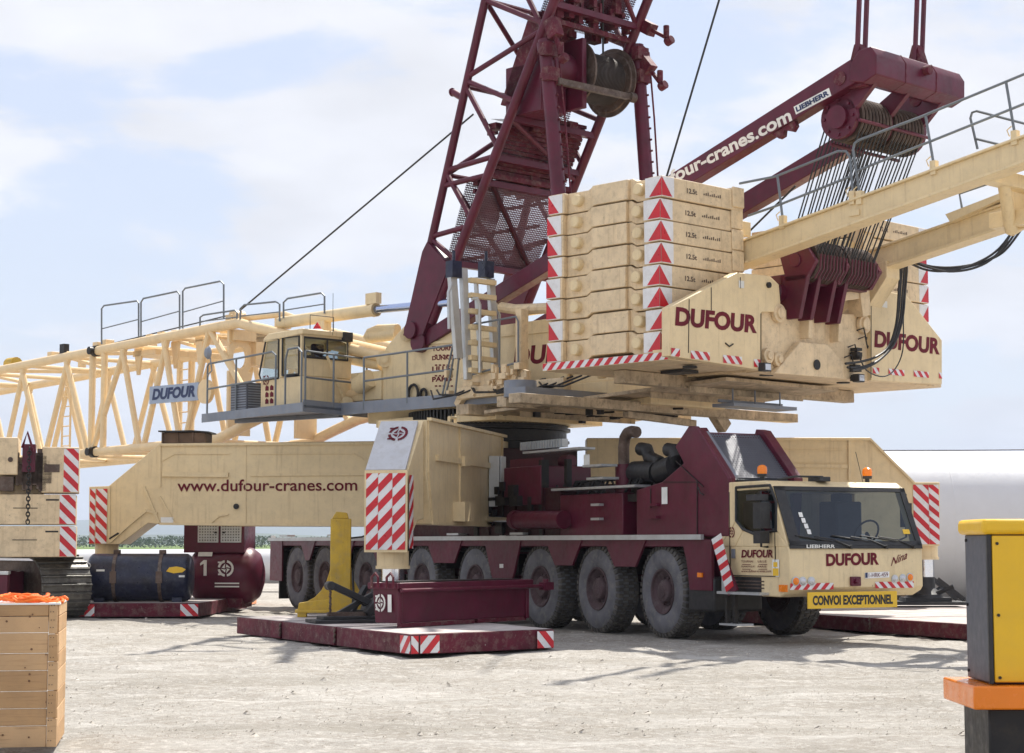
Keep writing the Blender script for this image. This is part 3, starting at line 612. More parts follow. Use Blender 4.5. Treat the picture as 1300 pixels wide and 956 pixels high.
# left rear outrigger beam, face-on
B2 = Frame(-9.0, 40.35, math.atan2(-.55, 8.0)); bY = lambda px, py, y=0: B2.Y(px, py, y)
q = MB(B2)
q.slab([bY(*p) for p in ((113,618),(138,617),(203,563),(650,558),(650,669),(300,668),(205,666),(188,664),(152,691),(113,691))], (0,.85,0))
bm2 = q.build('outrigger_beam', 'cream', crane, bevel=.012)
q = MB(B2)
def rib2(pts, w=.05, h=.03):
    for a, c in zip(pts, pts[1:]): a, c = bY(*a), bY(*c); q.beam(a+Vector((0,-h/2,0)), c+Vector((0,-h/2,0)), w, h, (0,1,.001))
rib2([(203,565),(480,563)],.04,.05); rib2([(203,565),(203,618)]); rib2([(312,565),(312,666)],.02,.012); rib2([(206,602),(290,603)],.10,.05); rib2([(318,603),(470,602)],.05,.03)
rib2([(206,585),(222,576),(292,576)],.02,.02); rib2([(318,576),(450,576),(462,584)],.02,.02); rib2([(203,665),(480,667)],.05,.05)
rib2([(183,618),(197,652),(202,664)],.05,.04); rib2([(203,630),(222,664)],.03,.03); rib2([(140,688),(165,665),(186,648)],.05,.04); rib2([(186,648),(200,652)],.05,.04); rib2([(268,664),(278,655),(290,653)],.03,.03)
rib2([(139,617),(139,689)],.03,.03)
q.build('beam_rib', 'cream', bm2)
q = MB(B2); 
a = bY(300,643,-.01); q.tube(a, a+Vector((0,-.03,0)), .06, 12); a = bY(139,684,-.02); q.path([a, a+Vector((.2,-.03,.12))], .02); q.build('port_hole', 'dark', bm2)
q = MB(B2); a = bY(204,665,-.03); q.quad([a,a+Vector((.27,0,0)),a+Vector((.27,0,.14)),a+Vector((0,0,.14))]); q.build('notice', 'paper', bm2)
q = MB(B2); ftext(q,'www.dufour-cranes.com',225,624,453.5,623,15,B2,'Y',-.012,bold=.012); q.build('beam_lettering', 'text', bm2, smooth=0)
o = bY(121,690,-.012); q = MB(B2); q.hatch(o, Vector((.24,0,0)), Vector((0,0,1.16)), .26, 1 and -1*-1*-1, n=(0,-1,0)); q.build('reflector', ['refl_w','refl_r'], bm2, smooth=0)
e = bY(113.2,690,-.012); q = MB(B2); q.hatch(e+Vector((0,0,0)), Vector((.115,0,0)), Vector((0,0,1.16)), .26, -1, n=(0,-1,0)); q.build('reflector', ['refl_w','refl_r'], bm2, smooth=0)
leg_set(B2, .28, .40, bm2, 2.6, bY(120,691).z, .5, .25)
foot(B2, .4, .5, bm2, .30)
# far right outrigger beam
B3 = Frame(8.35, 37.3, math.atan2(.0, -8)); cY = lambda px, py, y=0: B3.Y(px, py, y)
q = MB(B3); q.slab([cY(*p) for p in ((745,556),(967,555.5),(1104.6,555.5),(1160,612),(1193,612),(1193,693),(1150,693),(1090,672),(745,672))], (0,-.85,0))
bm3 = q.build('outrigger_beam', 'cream', crane, bevel=.012)
q = MB(B3)
def rib3(pts, w=.05, h=.03):
    for a, c in zip(pts, pts[1:]): a, c = cY(*a), cY(*c); q.beam(a+Vector((0,h/2,0)), c+Vector((0,h/2,0)), w, h, (0,1,.001))
rib3([(800,558),(1104,558)],.04,.05); rib3([(1079,558),(1079,610)],.07,.04); rib3([(985,591),(1076,592)],.07,.04); rib3([(1104,557),(1160,613)],.04,.05); rib3([(990,572),(1070,571)],.02,.02)
q.build('beam_rib', 'cream', bm3)
a = cY(1160.5,691,.012); c = cY(1180,691,.012)
q = MB(B3); q.hatch(a, c-a, Vector((0,0,1.17)), .27, -1, n=(0,1,0)); q.build('reflector', ['refl_w','refl_r'], bm3, smooth=0)
a = cY(1180.4,691,.012); c = cY(1193,691,.012)
q = MB(B3); q.hatch(a, c-a, Vector((0,0,1.17)), .27, -1.2, n=(0,1,0)); q.build('reflector', ['refl_w','refl_r'], bm3, smooth=0)
cc = cY(1179,700); leg_set(B3, cc.x, -.42, bm3, 2.6, cY(1180,693).z, .5, .27)
foot(B3, cc.x, -.40, bm3, .30)
# ================================================================= SUPERSTRUCTURE
Y = lambda px, py, y: S.Y(px, py, y)
X = lambda px, py, x: S.X(px, py, x)
q = MB(S)
side_poly = [(486,511),(484,455),(490,441),(505,423),(513,414),(523,417),(529,424),(576,421),(700,404),(720,404),(720,500)]
for yy, t in ((1.15,-.08),(-1.07,-.08)): q.slab([tuple(Vector((Y(a,b,1.15).x, yy, Y(a,b,1.15).z))) for a,b in side_poly], (0,t,0))
q.box(-5.4,2.6,-1.05,1.05,4.02,4.5); q.box(-7.9,-5.4,-1.05,1.05,4.40,4.6); q.box(-7.9,0.2,-1.0,1.0,4.5,5.3)
q.box(-8.2,-6.2,-1.75,1.75,4.45,5.2); q.box(-1.8,1.8,-1.5,1.5,3.88,4.05)
upper = q.build('upper_frame', 'cream', crane, bevel=.015)
q = MB(S)
for pts in ([(529,426),(529,437),(576,434)],[(529,437),(700,420)]):
    P = [Y(a,b,1.16) for a,b in pts]
    for a, c in zip(P, P[1:]): q.beam(a, c, .04, .05, (0,1,.001))
q.tube(Y(515,426,1.13), Y(515,426,1.25), .12, 16); q.tube(Y(488,456,1.13), Y(488,456,1.24), .17, 20); q.tube(Y(488,456,1.2), Y(488,456,1.27), .08, 12)
q.split('frame_boss', 'cream', upper)
q = MB(S)
for px, py, r in ((526,500,.15),(539,501,.09)): c = Y(px,py,1.17); q.path([c+Vector((math.cos(t)*r,.03,math.sin(t)*r*1.25)) for t in [i*math.pi/8 for i in range(17)]], .03, 6)
q.split('frame_eye', 'dark', upper)
q = MB(S)
for st, y in (('TOURNAI',446),('DUNKERQUE',458.5),('LILLE',472),('PARIS',485)):
    w = {'TOURNAI':34,'DUNKERQUE':46,'LILLE':23,'PARIS':25}[st]; ftext(q,st,548.5,y,548.5+w,y-w*.05,6.5,S,'Y',1.155,bold=.035)
    for j in range(5): a = Y(552+j*5,y+6,1.155); c = Y(555+j*5,y+6,1.155); q.quad([a,c,c+Vector((0,0,.03)),a+Vector((0,0,.03))])
ftext(q,'DUFOUR',652,464,770,456,24,S,'Y',1.155,bold=.04,shear=.12)
q.build('frame_lettering', 'text', upper, smooth=0)
# underside transverse members
q = MB(S)
q.beam((-5.0,4.1,3.98),(-5.0,-3.6,3.98),.30,.17); q.beam((-3.1,2.6,4.1),(-3.1,-2.6,4.1),.25,.2); q.beam((-6.6,3.2,4.3),(-6.6,-3.3,4.3),.25,.22)
q.beam((-5.0,-1.2,4.0),(-5.0,-1.5,3.70),.2,.25); q.beam((-5.0,1.3,3.83),(-5.0,-.6,3.75),.14,.12)
q.beam((-1.6,2.2,4.05),(-1.6,.2,4.05),.35,.2); q.beam((-5.05,-2.5,4.5),(-5.05,-2.5,3.75),.15,.18)
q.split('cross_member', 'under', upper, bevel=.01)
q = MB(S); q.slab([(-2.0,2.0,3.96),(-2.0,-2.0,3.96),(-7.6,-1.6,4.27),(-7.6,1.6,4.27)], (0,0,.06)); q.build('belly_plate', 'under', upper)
q = MB(S)
for x in (-6.8,-5.9,-4.3,-3.4,-2.6): z = 3.96+(-2-x)*.055; q.box(x,x+.04,-1.6,1.6,z-.10,z)
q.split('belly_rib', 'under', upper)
q = MB(S)
e1, e2 = S.Z(918,514,3.93), S.Z(998,520,3.93); q.beam(e1,e2,.5,.06); q.beam(e1+Vector((.1,0,.08)),e2+Vector((.1,0,.08)),.05,.05)
for t in (.15,.5,.9): v = lerp(e1,e2,t); q.tube(v,v+Vector((0,0,.5)),.015,6)
q.beam((-4.2,3.3,4.2),(-4.2,1.2,4.2),.5,.12); q.tube((-3.6,2.6,4.15),(-3.6,2.6,4.45),.3,20)
q.split('catwalk_member', 'grey', upper)
q = MB(S)                                                     # valves, hoses and brackets under and beside the frame
for i in range(22):
    x, y = random.uniform(-5,1.5), random.uniform(-1.2,1.3); q.tube((x,y,4.0),(x-random.uniform(.3,1.5),y+random.uniform(-.3,.3),3.98),.022,6)
for i in range(16):
    x, y = random.uniform(-5,1.0), random.uniform(-1.2,1.4); q.box(x,x+random.uniform(.06,.2),y,y+random.uniform(.06,.16),3.9,4.03)
for i in range(10): x=random.uniform(-3.5,0); q.path([(x,1.9,4.5),(x-.3,2.1,4.3+random.random()*.1),(x-.8,2.05,4.35),(x-1.3,1.8,4.55)], .018)
q.split('hydraulic_line', 'dark', upper)
q = MB(S)
q.slab([Y(*p,1.9) for p in ((586,490),(590,478),(660,468),(668,470),(668,490),(640,495),(586,508),(580,517),(576,512))], (0,-.12,0))
q.beam(Y(585,500,1.85), Y(720,487,1.85), .2, .22); q.box(-2.9,-2.75,1.7,1.9,4.5,5.9); q.path([Y(636,390,1.5),Y(655,393,1.5),Y(700,391,1.5)], .10, 10)
for i in range(30):
    x = random.uniform(-3.2,-.9); z = random.uniform(4.3,4.75); q.box(x,x+random.uniform(.05,.2),1.9,1.9+random.uniform(.05,.2),z,z+random.uniform(.04,.15))
q.split('valve_bracket', 'cream_w', upper, bevel=.008)
q = MB(S)                                                     # cream boxes behind the rail
q.box(-5.3,-1.6,-.9,1.1,5.3,5.75); q.box(-3.9,-3.1,.2,1.3,5.75,6.1); q.box(-5.2,-4.4,.1,1.4,5.75,6.25); q.tube((-4.6,1.5,4.5),(-4.6,1.5,6.2),.09,10); q.tube((-2.0,.9,6.0),(-5,.9,6.0),.08,10)
q.split('machinery_cover', 'cream', upper, bevel=.03)
# ---------------------------------------------------------------- walkway
q = MB(S)
q.box(-3.4,2.9,1.15,1.70,4.27,4.34); q.slab([(2.9,1.72,4.17),(-3.4,1.72,4.17),(-3.4,1.72,4.42),(2.9,1.72,4.42)], (0,.03,0))
q.slab([(2.85,.85,4.17),(2.35,2.95,4.17),(2.35,2.95,4.42),(2.85,.85,4.42)], (.03,0,0))
q.slab([(2.35,2.95,4.17),(6.7,2.4,4.17),(6.7,2.4,4.36),(2.35,2.95,4.36)], (0,.03,0))
q.slab([(2.35,2.95,4.26),(6.7,2.4,4.26),(6.7,.9,4.26),(2.85,.85,4.26)], (0,0,.05))
q.beam((3.0,1.7,4.2),(3.0,1.7,3.95),.1,.15); q.beam((6.4,1.7,4.21),(3.2,1.3,4.21),.12,.08)
walk = q.build('walkway', 'grey', crane)
def prail(pts, r, ax, c, nm, parent, m='rail', n=7):
    q = MB(S); f = getattr(S, ax)
    for L in pts: q.path([f(a, b, c) for a, b in L], r, n)
    return q.build(nm, m, parent)
prail([[(462,454),(500,449),(575,438)],[(462,484),(575,469)],[(462,454),(462,520)],[(517,447),(517,512)]], .022, 'Y', 1.74, 'handrail', walk)
q = MB(S)
for zz in (5.42,4.88): q.tube((2.37,2.9,zz),(2.87,.87,zz),.022,7)
for t in (0,.45,1): q.tube((2.37+.5*t,2.9-2.03*t,4.3),(2.37+.5*t,2.9-2.03*t,5.42),.022,7)
q.split('handrail', 'rail', walk)
q = MB(S); ly = lambda x: 2.95-(x-2.35)*.1264
def fr2(pts, r=.022):
    q.path([(x, ly(x), z) for x, z in pts], r, 7)
fr2([(6.5,4.3),(6.5,5.40),(6.45,5.46),(3.65,5.5),(3.5,5.42),(3.5,4.3)]); fr2([(6.5,4.9),(3.5,4.95)]); fr2([(5.2,4.3),(5.2,5.46)]); fr2([(2.45,4.2),(2.45,5.4),(2.6,5.5),(3.0,5.5),(3.1,5.3),(3.1,4.3)])
q.split('handrail', 'rail', walk)
prail([[(578,500),(583,450),(588,418),(600,412),(655,402),(658,408),(658,470)],[(590,478),(658,460)],[(634,406),(634,475)]], .02, 'Y', 1.95, 'handrail', walk)
prail([[(562,500),(568,470),(577,430),(583,408),(580,430),(572,475),(566,500),(562,503)]], .02, 'Y', 2.0, 'handrail', walk)
# access ladder with cream rungs
q = MB(S); xl = -1.75
def LX(px, py): return S.X(px, py, xl)
for a, c, w in (((574,352),(582,455),.17),((588,341),(594,482),.15),((623,354),(629,474),.15),((604,352),(610,470),.04)):
    a, c = LX(*a), LX(*c); q.beam(a, c, w, .10, (1,0,0))
lad = q.build('ladder', 'alu', crane, bevel=.01)
for y in (358,377,397,417,437,456,472):
    q = MB(S); a, c = LX(592,y-2), LX(624,y+2); q.beam(a+Vector((-.08,0,0)), c+Vector((-.08,0,0)), .13, .09, (0,0,1)); q.build('rung', 'cream', lad)
q = MB(S); q.path([LX(566,418)+Vector((-.1,0,0)),LX(565,372)+Vector((-.1,0,0)),LX(569,360)+Vector((-.1,0,0))], .035); q.path([LX(600,474)+Vector((-.2,0,0)),LX(600,388)+Vector((-.2,0,0)),LX(597,380)+Vector((-.2,0,0)),LX(594,380)+Vector((-.1,0,0))], .035); q.path([LX(632,474),LX(634,400),LX(630,386),LX(626,384)], .03); q.split('grab_rail', 'alu', lad)
q = MB(S)
for p in ((576,345),(617,345)): c = LX(*p); q.box(c.x-.1,c.x+.1,c.y-.12,c.y+.12,c.z-.12,c.z+.2); q.tube(c, c+Vector((0,0,.4)), .03)
q.split('ladder_catch', 'navy', lad)
# ---------------------------------------------------------------- operator cab
oc = MB(S); cy = 2.42; C0 = Y(383,517,cy); xr = C0.x; yf = X(446,520,xr).y; zb = 4.36
zr = Y(383,423,cy).z; xf = Y(329,480,cy).x; xt = Y(338,430,cy).x; zw0 = Y(355,480,cy).z; zw1 = Y(355,430,cy).z
oc.box(xr, xf-.05, yf, cy, zb, zw0)
oc.slab([(xr-.04,yf,zr-.02),(xt+.06,yf,zr-.10),(xt+.08,yf,zr-.02),(xt-.1,yf,zr+.08),(xr-.04,yf,zr+.10)], (0,cy-yf+.03,0))
wA, wB = Y(359,450,cy).x, Y(380,450,cy).x; wC = Y(354,450,cy).x
for a, c in ((xr, wB), (wA, wC)): oc.slab([(a,cy-.06,zw0),(c,cy-.06,zw0),(c,cy-.06,zr),(a,cy-.06,zr)], (0,.06,0))
ry0, ry1 = X(386,450,xr).y, X(441,450,xr).y
rz0, rz1 = X(386,453,xr).z, X(386,428,xr).z
oc.box(xr,xr+.06,yf,cy,zw0,rz0); oc.box(xr,xr+.06,yf,ry1,rz0,zr); oc.box(xr,xr+.06,ry0,cy,rz0,zr); oc.box(xr,xr+.06,yf,cy,rz1,zr)
opc = oc.build('operator_cab', 'cream', crane, bevel=.03)
q = MB(S); q.quad([(xr+.03,ry0,rz0),(xr+.03,ry1,rz0),(xr+.03,ry1,rz1),(xr+.03,ry0,rz1)]); q.build('rear_window', 'glass', opc, smooth=0)
def seal(P, nm='window_seal', r=.022): q = MB(S); q.path(P+[P[0]], r, 6); q.build(nm, 'black', opc)
seal([(xr-.01,ry0,rz0),(xr-.01,ry1,rz0),(xr-.01,ry1,rz1),(xr-.01,ry0,rz1)]); q = MB(S); ym = (ry0*.47+ry1*.53); q.tube((xr,ym,rz0),(xr,ym,rz1),.02); q.build('window_bar', 'black', opc)
q = MB(S); q.quad([(wA,cy-.02,zw0+.05),(wB,cy-.02,zw0+.05),(wB,cy-.02,zw1),(wA,cy-.02,zw1)]); q.build('door_window', 'glassc', opc, smooth=0)
seal([(wA,cy+.01,zw0+.05),(wB,cy+.01,zw0+.05),(wB,cy+.01,zw1),(wA,cy+.01,zw1)])
q = MB(S); SW = [(wC,cy-.02,zw0),(xf-.08,cy-.02,zw0),(xf-.02,cy-.02,zw0+.12),(xt,cy-.02,zw1),(wC,cy-.02,zw1)]; q.quad(SW); q.build('side_window', 'glassc', opc, smooth=0)
seal([(a,b+.03,c) for a,b,c in SW])
q = MB(S); q.quad([(xf-.05,cy-.03,zw0),(xf-.05,yf,zw0),(xt,yf,zw1),(xt,cy-.03,zw1)]); q.build('front_window', 'glassc', opc, smooth=0)
q = MB(S); c = lerp((xr,yf,0),(xf,cy,0),.5); q.box(xr+.25,xr+.45,c.y-.28,c.y+.28,zb+.5,zw1-.35); q.box(xr+.3,xr+.9,c.y-.28,c.y+.28,zb+.5,zb+.75); q.box(xr+.28,xr+.4,c.y-.15,c.y+.15,zw1-.35,zw1-.1); q.box(xr+.5,xr+.8,c.y+.35,c.y+.5,zb+.6,zw0+.1); q.build('seat', 'navy', opc, bevel=.04)
q = MB(S); q.lathe((xr+.35,(yf+cy)/2,zr+.10),(0,0,1),[(.13,0),(.14,.04),(.10,.06)],14,m=1); q.lathe((xr+.35,(yf+cy)/2,zr+.16),(0,0,1),[(.09,0),(.08,.04),(.001,.16)],14,m=0); q.build('beacon', ['lensr','white'], opc)
q = MB(S); q.box(xr-.1,xr,yf+.05,yf+.28,zr-.1,zr+.1); q.path([(xr,yf+.5,zr+.1),(xr,yf+.5,zr+.4),(xr,cy-.2,zr+.4),(xr,cy-.2,zr+.1)], .01); q.tube((xr-.1,yf+.6,zr),(xr-.1,yf+.6,zr+.9),.006,5); q.build('work_lamp', 'black', opc, bevel=.01)
q = MB(S); q.beam((xr-.1,yf+.75,zw0+.45),(xr-.1,yf+.25,zw0-.5),.05,.03); q.tube((xr-.1,yf+.25,zw0-.55),(xr-.25,yf+.3,zw0-.5),.12,12); q.build('bracket', 'cream', opc)
q = MB(S); a = Y(333,513,cy+.06)
for j in range(3):
    for i in range(2): ce = Vector((Y(337+i*6,500,cy).x,cy+.006,zb+.10+j*.14)); q.quad([ce,ce+Vector((-.12,0,0)),ce+Vector((-.12,0,.08)),ce+Vector((-.04,0,.12)),ce+Vector((0,0,.08))])
q.emblem((Y(334,500,cy).x,cy+.006,zb+.50),(-.22,0,0),(0,0,.22)); q.build('emblem', 'text', opc, smooth=0)
q = MB(S); q.box(4.85,5.45,2.0,2.55,4.33,4.95); ac = q.build('vent_box', 'machg', walk, bevel=.01)
q = MB(S)
for i in range(10): q.box(4.84,4.85,2.04,2.52,4.38+i*.055,4.405+i*.055)
for i in range(10): q.box(4.88,5.42,2.55,2.56,4.38+i*.055,4.405+i*.055)
q.build('louvre', 'grey', ac)
q = MB(S); a = S.Y(266,448,2.5); q.lathe(a,(.2,.9,0),[(.13,0),(.15,.03),(.10,.09),(.001,.11)],16); q.path([a,a+Vector((-.1,0,-.4)),(6.5,2.44,5.2)],.015); q.build('mirror', 'grey', walk)
# ---------------------------------------------------------------- main boom, lying to the left
bz1 = lambda x: 6.14+(17.76-x)*.0337; bz0 = lambda x: 3.77+(13.05-x)*.0184
boom = part_empty('main_boom', crane, S.w((7.4,0,5.1))); ALLOC[boom.name] = S.w((7.4,0,5.1))
BY = 1.3
for y in (BY,-BY):
    q = MB(S); q.tube((34,y,bz1(34)),(7.6,y,bz1(7.6)),.115,14); q.path([(7.6,y,bz1(7.6)),(6.9,y,bz1(7.2)+.0),(6.4,y,bz1(7.2)-.12),(1.2,y*.75,5.2)],.115,14); q.build('chord','cream_b',boom)
    q = MB(S); q.tube((34,y,bz0(34)),(8.3,y,bz0(8.3)),.105,14); q.path([(8.3,y,bz0(8.3)),(7.6,y,bz0(8)+.03),(6.6,y,bz0(8)+.30),(5.8,y,bz0(8)+.5),(1.2,y*.75,4.85)],.125,14); q.build('chord','cream_b',boom)
tops = [29,85,157,210,263]; tx = [Y(p,470-p*.198,BY).x for p in tops]; bxs = [Y(p,572,BY).x for p in (52,113,181,235)]
zig = []
xs_top = [tx[4]-.55, tx[4], tx[3], tx[2], tx[1], tx[0]]; step = 2.62
top_nodes = [8.35+i*2.62 for i in range(10)]
# lacing nodes read from the photograph: tops at 312,157,..; the rest carry on at the same pitch
tn = sorted([Y(p,470-p*.198,BY).x for p in (29,85,157,210,263)]); bn = sorted([Y(p,570,BY).x for p in (55,115,180,232)])
pitch = (tn[-1]-tn[0])/4; tn += [tn[-1]+pitch*(i+1) for i in range(6)]; bn += [bn[-1]+pitch*(i+1) for i in range(6)]
print('tn', [round(t,2) for t in tn], 'bn', [round(t,2) for t in bn])
for y in (BY,-BY):
    for i in range(len(tn)-1):
        if i < len(bn):
            q = MB(S); q.tube((tn[i]-.10,y,bz1(tn[i])),(bn[i]-.08,y,bz0(bn[i])),.075,10); q.build('lacing','cream_b',boom)
            q = MB(S); q.tube((bn[i]+.10,y,bz0(bn[i])),(tn[i+1]+.08,y,bz1(tn[i+1])),.075,10); q.build('lacing','cream_b',boom)
    for px in (117,132):
        x = Y(px,500,BY).x; q = MB(S); q.tube((x,y,bz1(x)),(x,y,bz0(x)),.085,10); q.build('post','cream_b',boom)
    q = MB(S); q.tube((tn[0]-.1,y,bz1(tn[0])),(6.1,y,bz0(8)+.45),.08,10); q.build('lacing','cream_b',boom)
for i, x in enumerate(tn):
    for z, r in ((bz1(x),.055),(bz0(x),.055)):
        q = MB(S); q.tube((x,BY,z),(x,-BY,z),r,8); 
        if i+1 < len(tn): q.tube((x,BY*(1 if i%2 else -1),z),(tn[i+1],BY*(-1 if i%2 else 1),z),r,8)
        q.build('cross_lacing','cream_b',boom)
q = MB(S)                                                     # frame plate with the round opening
for (y0,y1) in ((1.28,.66),(-.66,-1.28)):
    x = 7.35; z0, z1 = bz0(8)+.1, bz1(7.3)-.1; yc = (y0+y1)/2; ring_ = []
    for zz0, zz1 in ((z0,z1-.95),(z1-.30,z1)): q.box(x-.04,x+.04,min(y0,y1),max(y0,y1),zz0,zz1)
    n = 20; inner = [(yc+.19*math.cos(2*math.pi*k/n), z1-.625+.26*math.sin(2*math.pi*k/n)) for k in range(n)]
    outer = []
    for k in range(n):
        c, s_ = math.cos(2*math.pi*k/n), math.sin(2*math.pi*k/n); f = min(.31/abs(c) if abs(c)>1e-6 else 9, .325/abs(s_) if abs(s_)>1e-6 else 9); outer.append((yc+c*f, z1-.625+s_*f))
    for k in range(n):
        k2 = (k+1)%n; q.slab([(x-.04,*inner[k]),(x-.04,*outer[k]),(x-.04,*outer[k2]),(x-.04,*inner[k2])], (.08,0,0))
q.box(7.2,7.5,-1.2,1.2,bz1(7.3)-.35,bz1(7.3)-.1); q.box(7.2,7.6,-.6,.6,bz1(7.3)-.9,bz1(7.3)-.1)
q.build('frame_plate','cream_b',boom)
q = MB(S)                                                     # lugs, guide rollers and pins on the top
for x in (7.0,7.3,9.5,10.1,10.6,11.6,12.6,13.0,15.2,16.0): 
    h = random.uniform(.12,.28); q.box(x,x+.22,1.0,1.25,bz1(x),bz1(x)+h); q.box(x+.05,x+.15,-.3,-.1,bz1(x),bz1(x)+h*1.3)
q.tube((7.4,1.15,bz1(7.4)+.22),(7.4,.85,bz1(7.4)+.22),.15,14); q.path([(7.1,1.0,bz1(7.2)+.15),(5.6,1.0,bz1(7.2)+.12),(4.9,1.0,bz1(7.2)-.1)],.07)
for x in (8.6,9.6,11.2): q.slab([(x,1.1,bz1(x)-.1),(x+.35,1.1,bz1(x)-.1),(x+.22,1.1,bz1(x)-.75),(x+.12,1.1,bz1(x)-.75)],(0,-.06,0))
q.box(7.9,9.2,-1.1,1.1,bz1(8.5)-.22,bz1(8.5)-.16); q.box(10.6,11.6,-1.1,1.1,bz1(11)-.3,bz1(11)-.16)
q.split('boom_fitting','cream_b',boom,bevel=.01)
q = MB(S)
for x in (12.95,): 
    for z in (bz1(x),bz0(x)): q.tube((x-.07,BY+.01,z),(x+.07,BY+.01,z),.14,14); q.tube((x,BY-.1,z),(x,BY+.22,z),.10,12)
q.box(14.5,14.72,1.15,1.3,bz1(14.6)+.1,bz1(14.6)+.36)
q.split('pin_joint','dark',boom)
q = MB(S); q.tube((18.0,.9,bz1(18)+.2),(17.6,.9,bz1(18)+.2),.18,14); q.build('roller','yellow_w',boom)
for px in (85,235):                                          # little access ladders inside the boom
    q = MB(S); a = Y(px+5,500,-.6).x
    for dx in (0,.42): q.tube((a+dx,-.6,bz0(a)),(a+dx,-.6,bz1(a)),.03,6)
    for i in range(9): q.tube((a,-.6,bz0(a)+.2+i*.27),(a+.42,-.6,bz0(a)+.2+i*.27),.018,6)
    q.build('boom_ladder','cream_b',boom)
for A in ([(129,437),(129,392),(132,388),(174,382),(176,385),(176,428)],[(179,427),(179,384),(182,379),(225,370),(228,374),(228,418)],[(232,417),(232,370),(235,366),(280,357),(284,361),(284,405)],[(254,414),(254,403),(258,400),(298,394),(301,397),(301,410)],[(305,411),(305,392),(310,387),(350,383),(355,386),(355,408)],[(360,404),(360,384),(365,379),(408,372),(412,376),(412,398)]):
    q = MB(S); q.path([Y(a,b,1.35) for a,b in A],.022,7)
    a, c = A[0], A[-1]; q.tube(Y(a[0],(A[1][1]+a[1])/2+(3 if a[1]-A[1][1]>30 else 0),1.35), Y(c[0],(A[-2][1]+c[1])/2-1,1.35),.016,6); q.build('handrail','rail',boom)
q = MB(S); o = Y(189.5,513,1.42); r = Y(251.5,508,1.42)-o; u = Vector((0,0,Y(189.5,491,1.42).z-o.z)); q.slab([o,o+r,o+r+u,o+u],(0,-.03,0)); nb = q.build('name_board','board',boom)
q = MB(S); q.text('DUFOUR', o+r*.06+u*.2, r*.88, u*.66, bold=.05, shear=.18, lift=(0,.005,0)); q.build('board_lettering','textb',nb,smooth=0)
q = MB(S); c = Y(259,497,1.42); q.tube(c,c+Vector((0,-.1,0)),.28,24); q.build('rope_sheave','cream_b',boom)
# ram above the cab
a, b_, c = Y(356,410,1.2), Y(478,393,1.2), Y(572,384,1.2)
q = MB(S); q.tube(a,b_,.135,18); q.tube(b_-(b_-a).normalized()*.1,b_,.15,18); q.box(b_.x-.1,b_.x+.25,1.15,1.3,b_.z+.12,b_.z+.35); q.box(3.8,4.1,1.1,1.3,a.z-.75,a.z); bs = q.build('backstop_ram','cream',crane)
q = MB(S); q.tube(b_,c,.085,16); q.build('ram_rod','chromeb',bs)
q = MB(S)
q.tube(Y(440,438,.6),Y(500,452,.6),.15,14); q.tube(Y(435,452,.9),Y(486,462,.9),.15,14); q.path([Y(466,430,.9),Y(470,422,.9),Y(480,418,.9),Y(505,417,.9)],.10,10); q.tube(Y(468,428,.9),Y(505,424,.9),.13,12)
q.box(2.4,4.5,-.9,.9,4.36,4.75); q.tube(Y(455,490,1.3),Y(470,480,1.3),.2,12); q.box(2.0,3.0,.4,1.2,4.5,5.1)
q.split('boom_foot_tube','cream',crane,bevel=.01)
# ---------------------------------------------------------------- burgundy derrick mast
mast = part_empty('derrick_mast', crane, S.w((.9,0,5.8)))
MY = 1.2
P_ = lambda px, py: Y(px, py, MY)
base = P_(528,420); c1a, c1b = P_(523,418), P_(616,0); c2a, c2b = P_(545,418), P_(704,0)
c1 = lambda t: c1a+(c1b-c1a)*t; c2 = lambda t: c2a+(c2b-c2a)*t
def fx_(v, y): return Vector((v.x, y, v.z))
for y in (MY,-MY):
    q = MB(S); q.tube(fx_(c1(.02),y),fx_(c1(1.7),y),.085,14); q.build('chord','red',mast)
    q = MB(S); q.tube(fx_(c2(.02),y),fx_(c2(1.7),y),.098,14); q.build('chord','red',mast)
    q = MB(S); q.slab([fx_(c1(-.02)+Vector((.1,0,0)),y-.12),fx_(c1(.24)+Vector((.09,0,0)),y-.12),fx_(c1(.27),y-.12),fx_(c2(.20),y-.12),fx_(c2(-.02),y-.12)],(0,.24,0)); q.tube(fx_(base,y-.18),fx_(base,y+.18),.18,18); q.build('mast_foot','red',mast,bevel=.01)
def t1(py): return (c1a.z-0, 0) and max(0, (P_(523+(616-523)*(418-py)/418,py).z-c1a.z)/(c1b.z-c1a.z))
def t2(py): return (P_(545+(704-545)*(418-py)/418,py).z-c2a.z)/(c2b.z-c2a.z)
br = [(0,31),(97,37),(103,129),(110,188),(216,198),(220,278),(236,222),(300,287),(304,330),(-78,37),(-70,-95),(-200,-100)]
for y in (MY,-MY):
    for a, b in br:
        q = MB(S); q.tube(fx_(c1(t1(a)),y),fx_(c2(t2(b)),y),.055,10); q.build('brace','red',mast)
for a, b, s_ in ((0,110,1),(110,222,-1),(222,330,1),(-130,0,-1)):          # zigzag across the front face
    q = MB(S); q.tube(fx_(c1(t1(a)),MY*s_),fx_(c1(t1(b)),-MY*s_),.055,10); q.tube(fx_(c1(t1(b)),MY),fx_(c1(t1(b)),-MY),.05,8); q.build('brace','red',mast)
for a, b, s_ in ((222,345,1),(345,222,-1) ,(150,210,1),(-120,5,1),(-120,5,-1)):
    q = MB(S); q.tube(fx_(c2(t2(a)),MY*s_),fx_(c2(t2(b)),-MY*s_),.05,8); q.build('brace','red',mast)
for py in (5,150,200,232,335,-120):
    q = MB(S); q.beam(fx_(c2(t2(py)),MY),fx_(c2(t2(py)),-MY),.14,.12); q.build('cross_bar','red',mast)
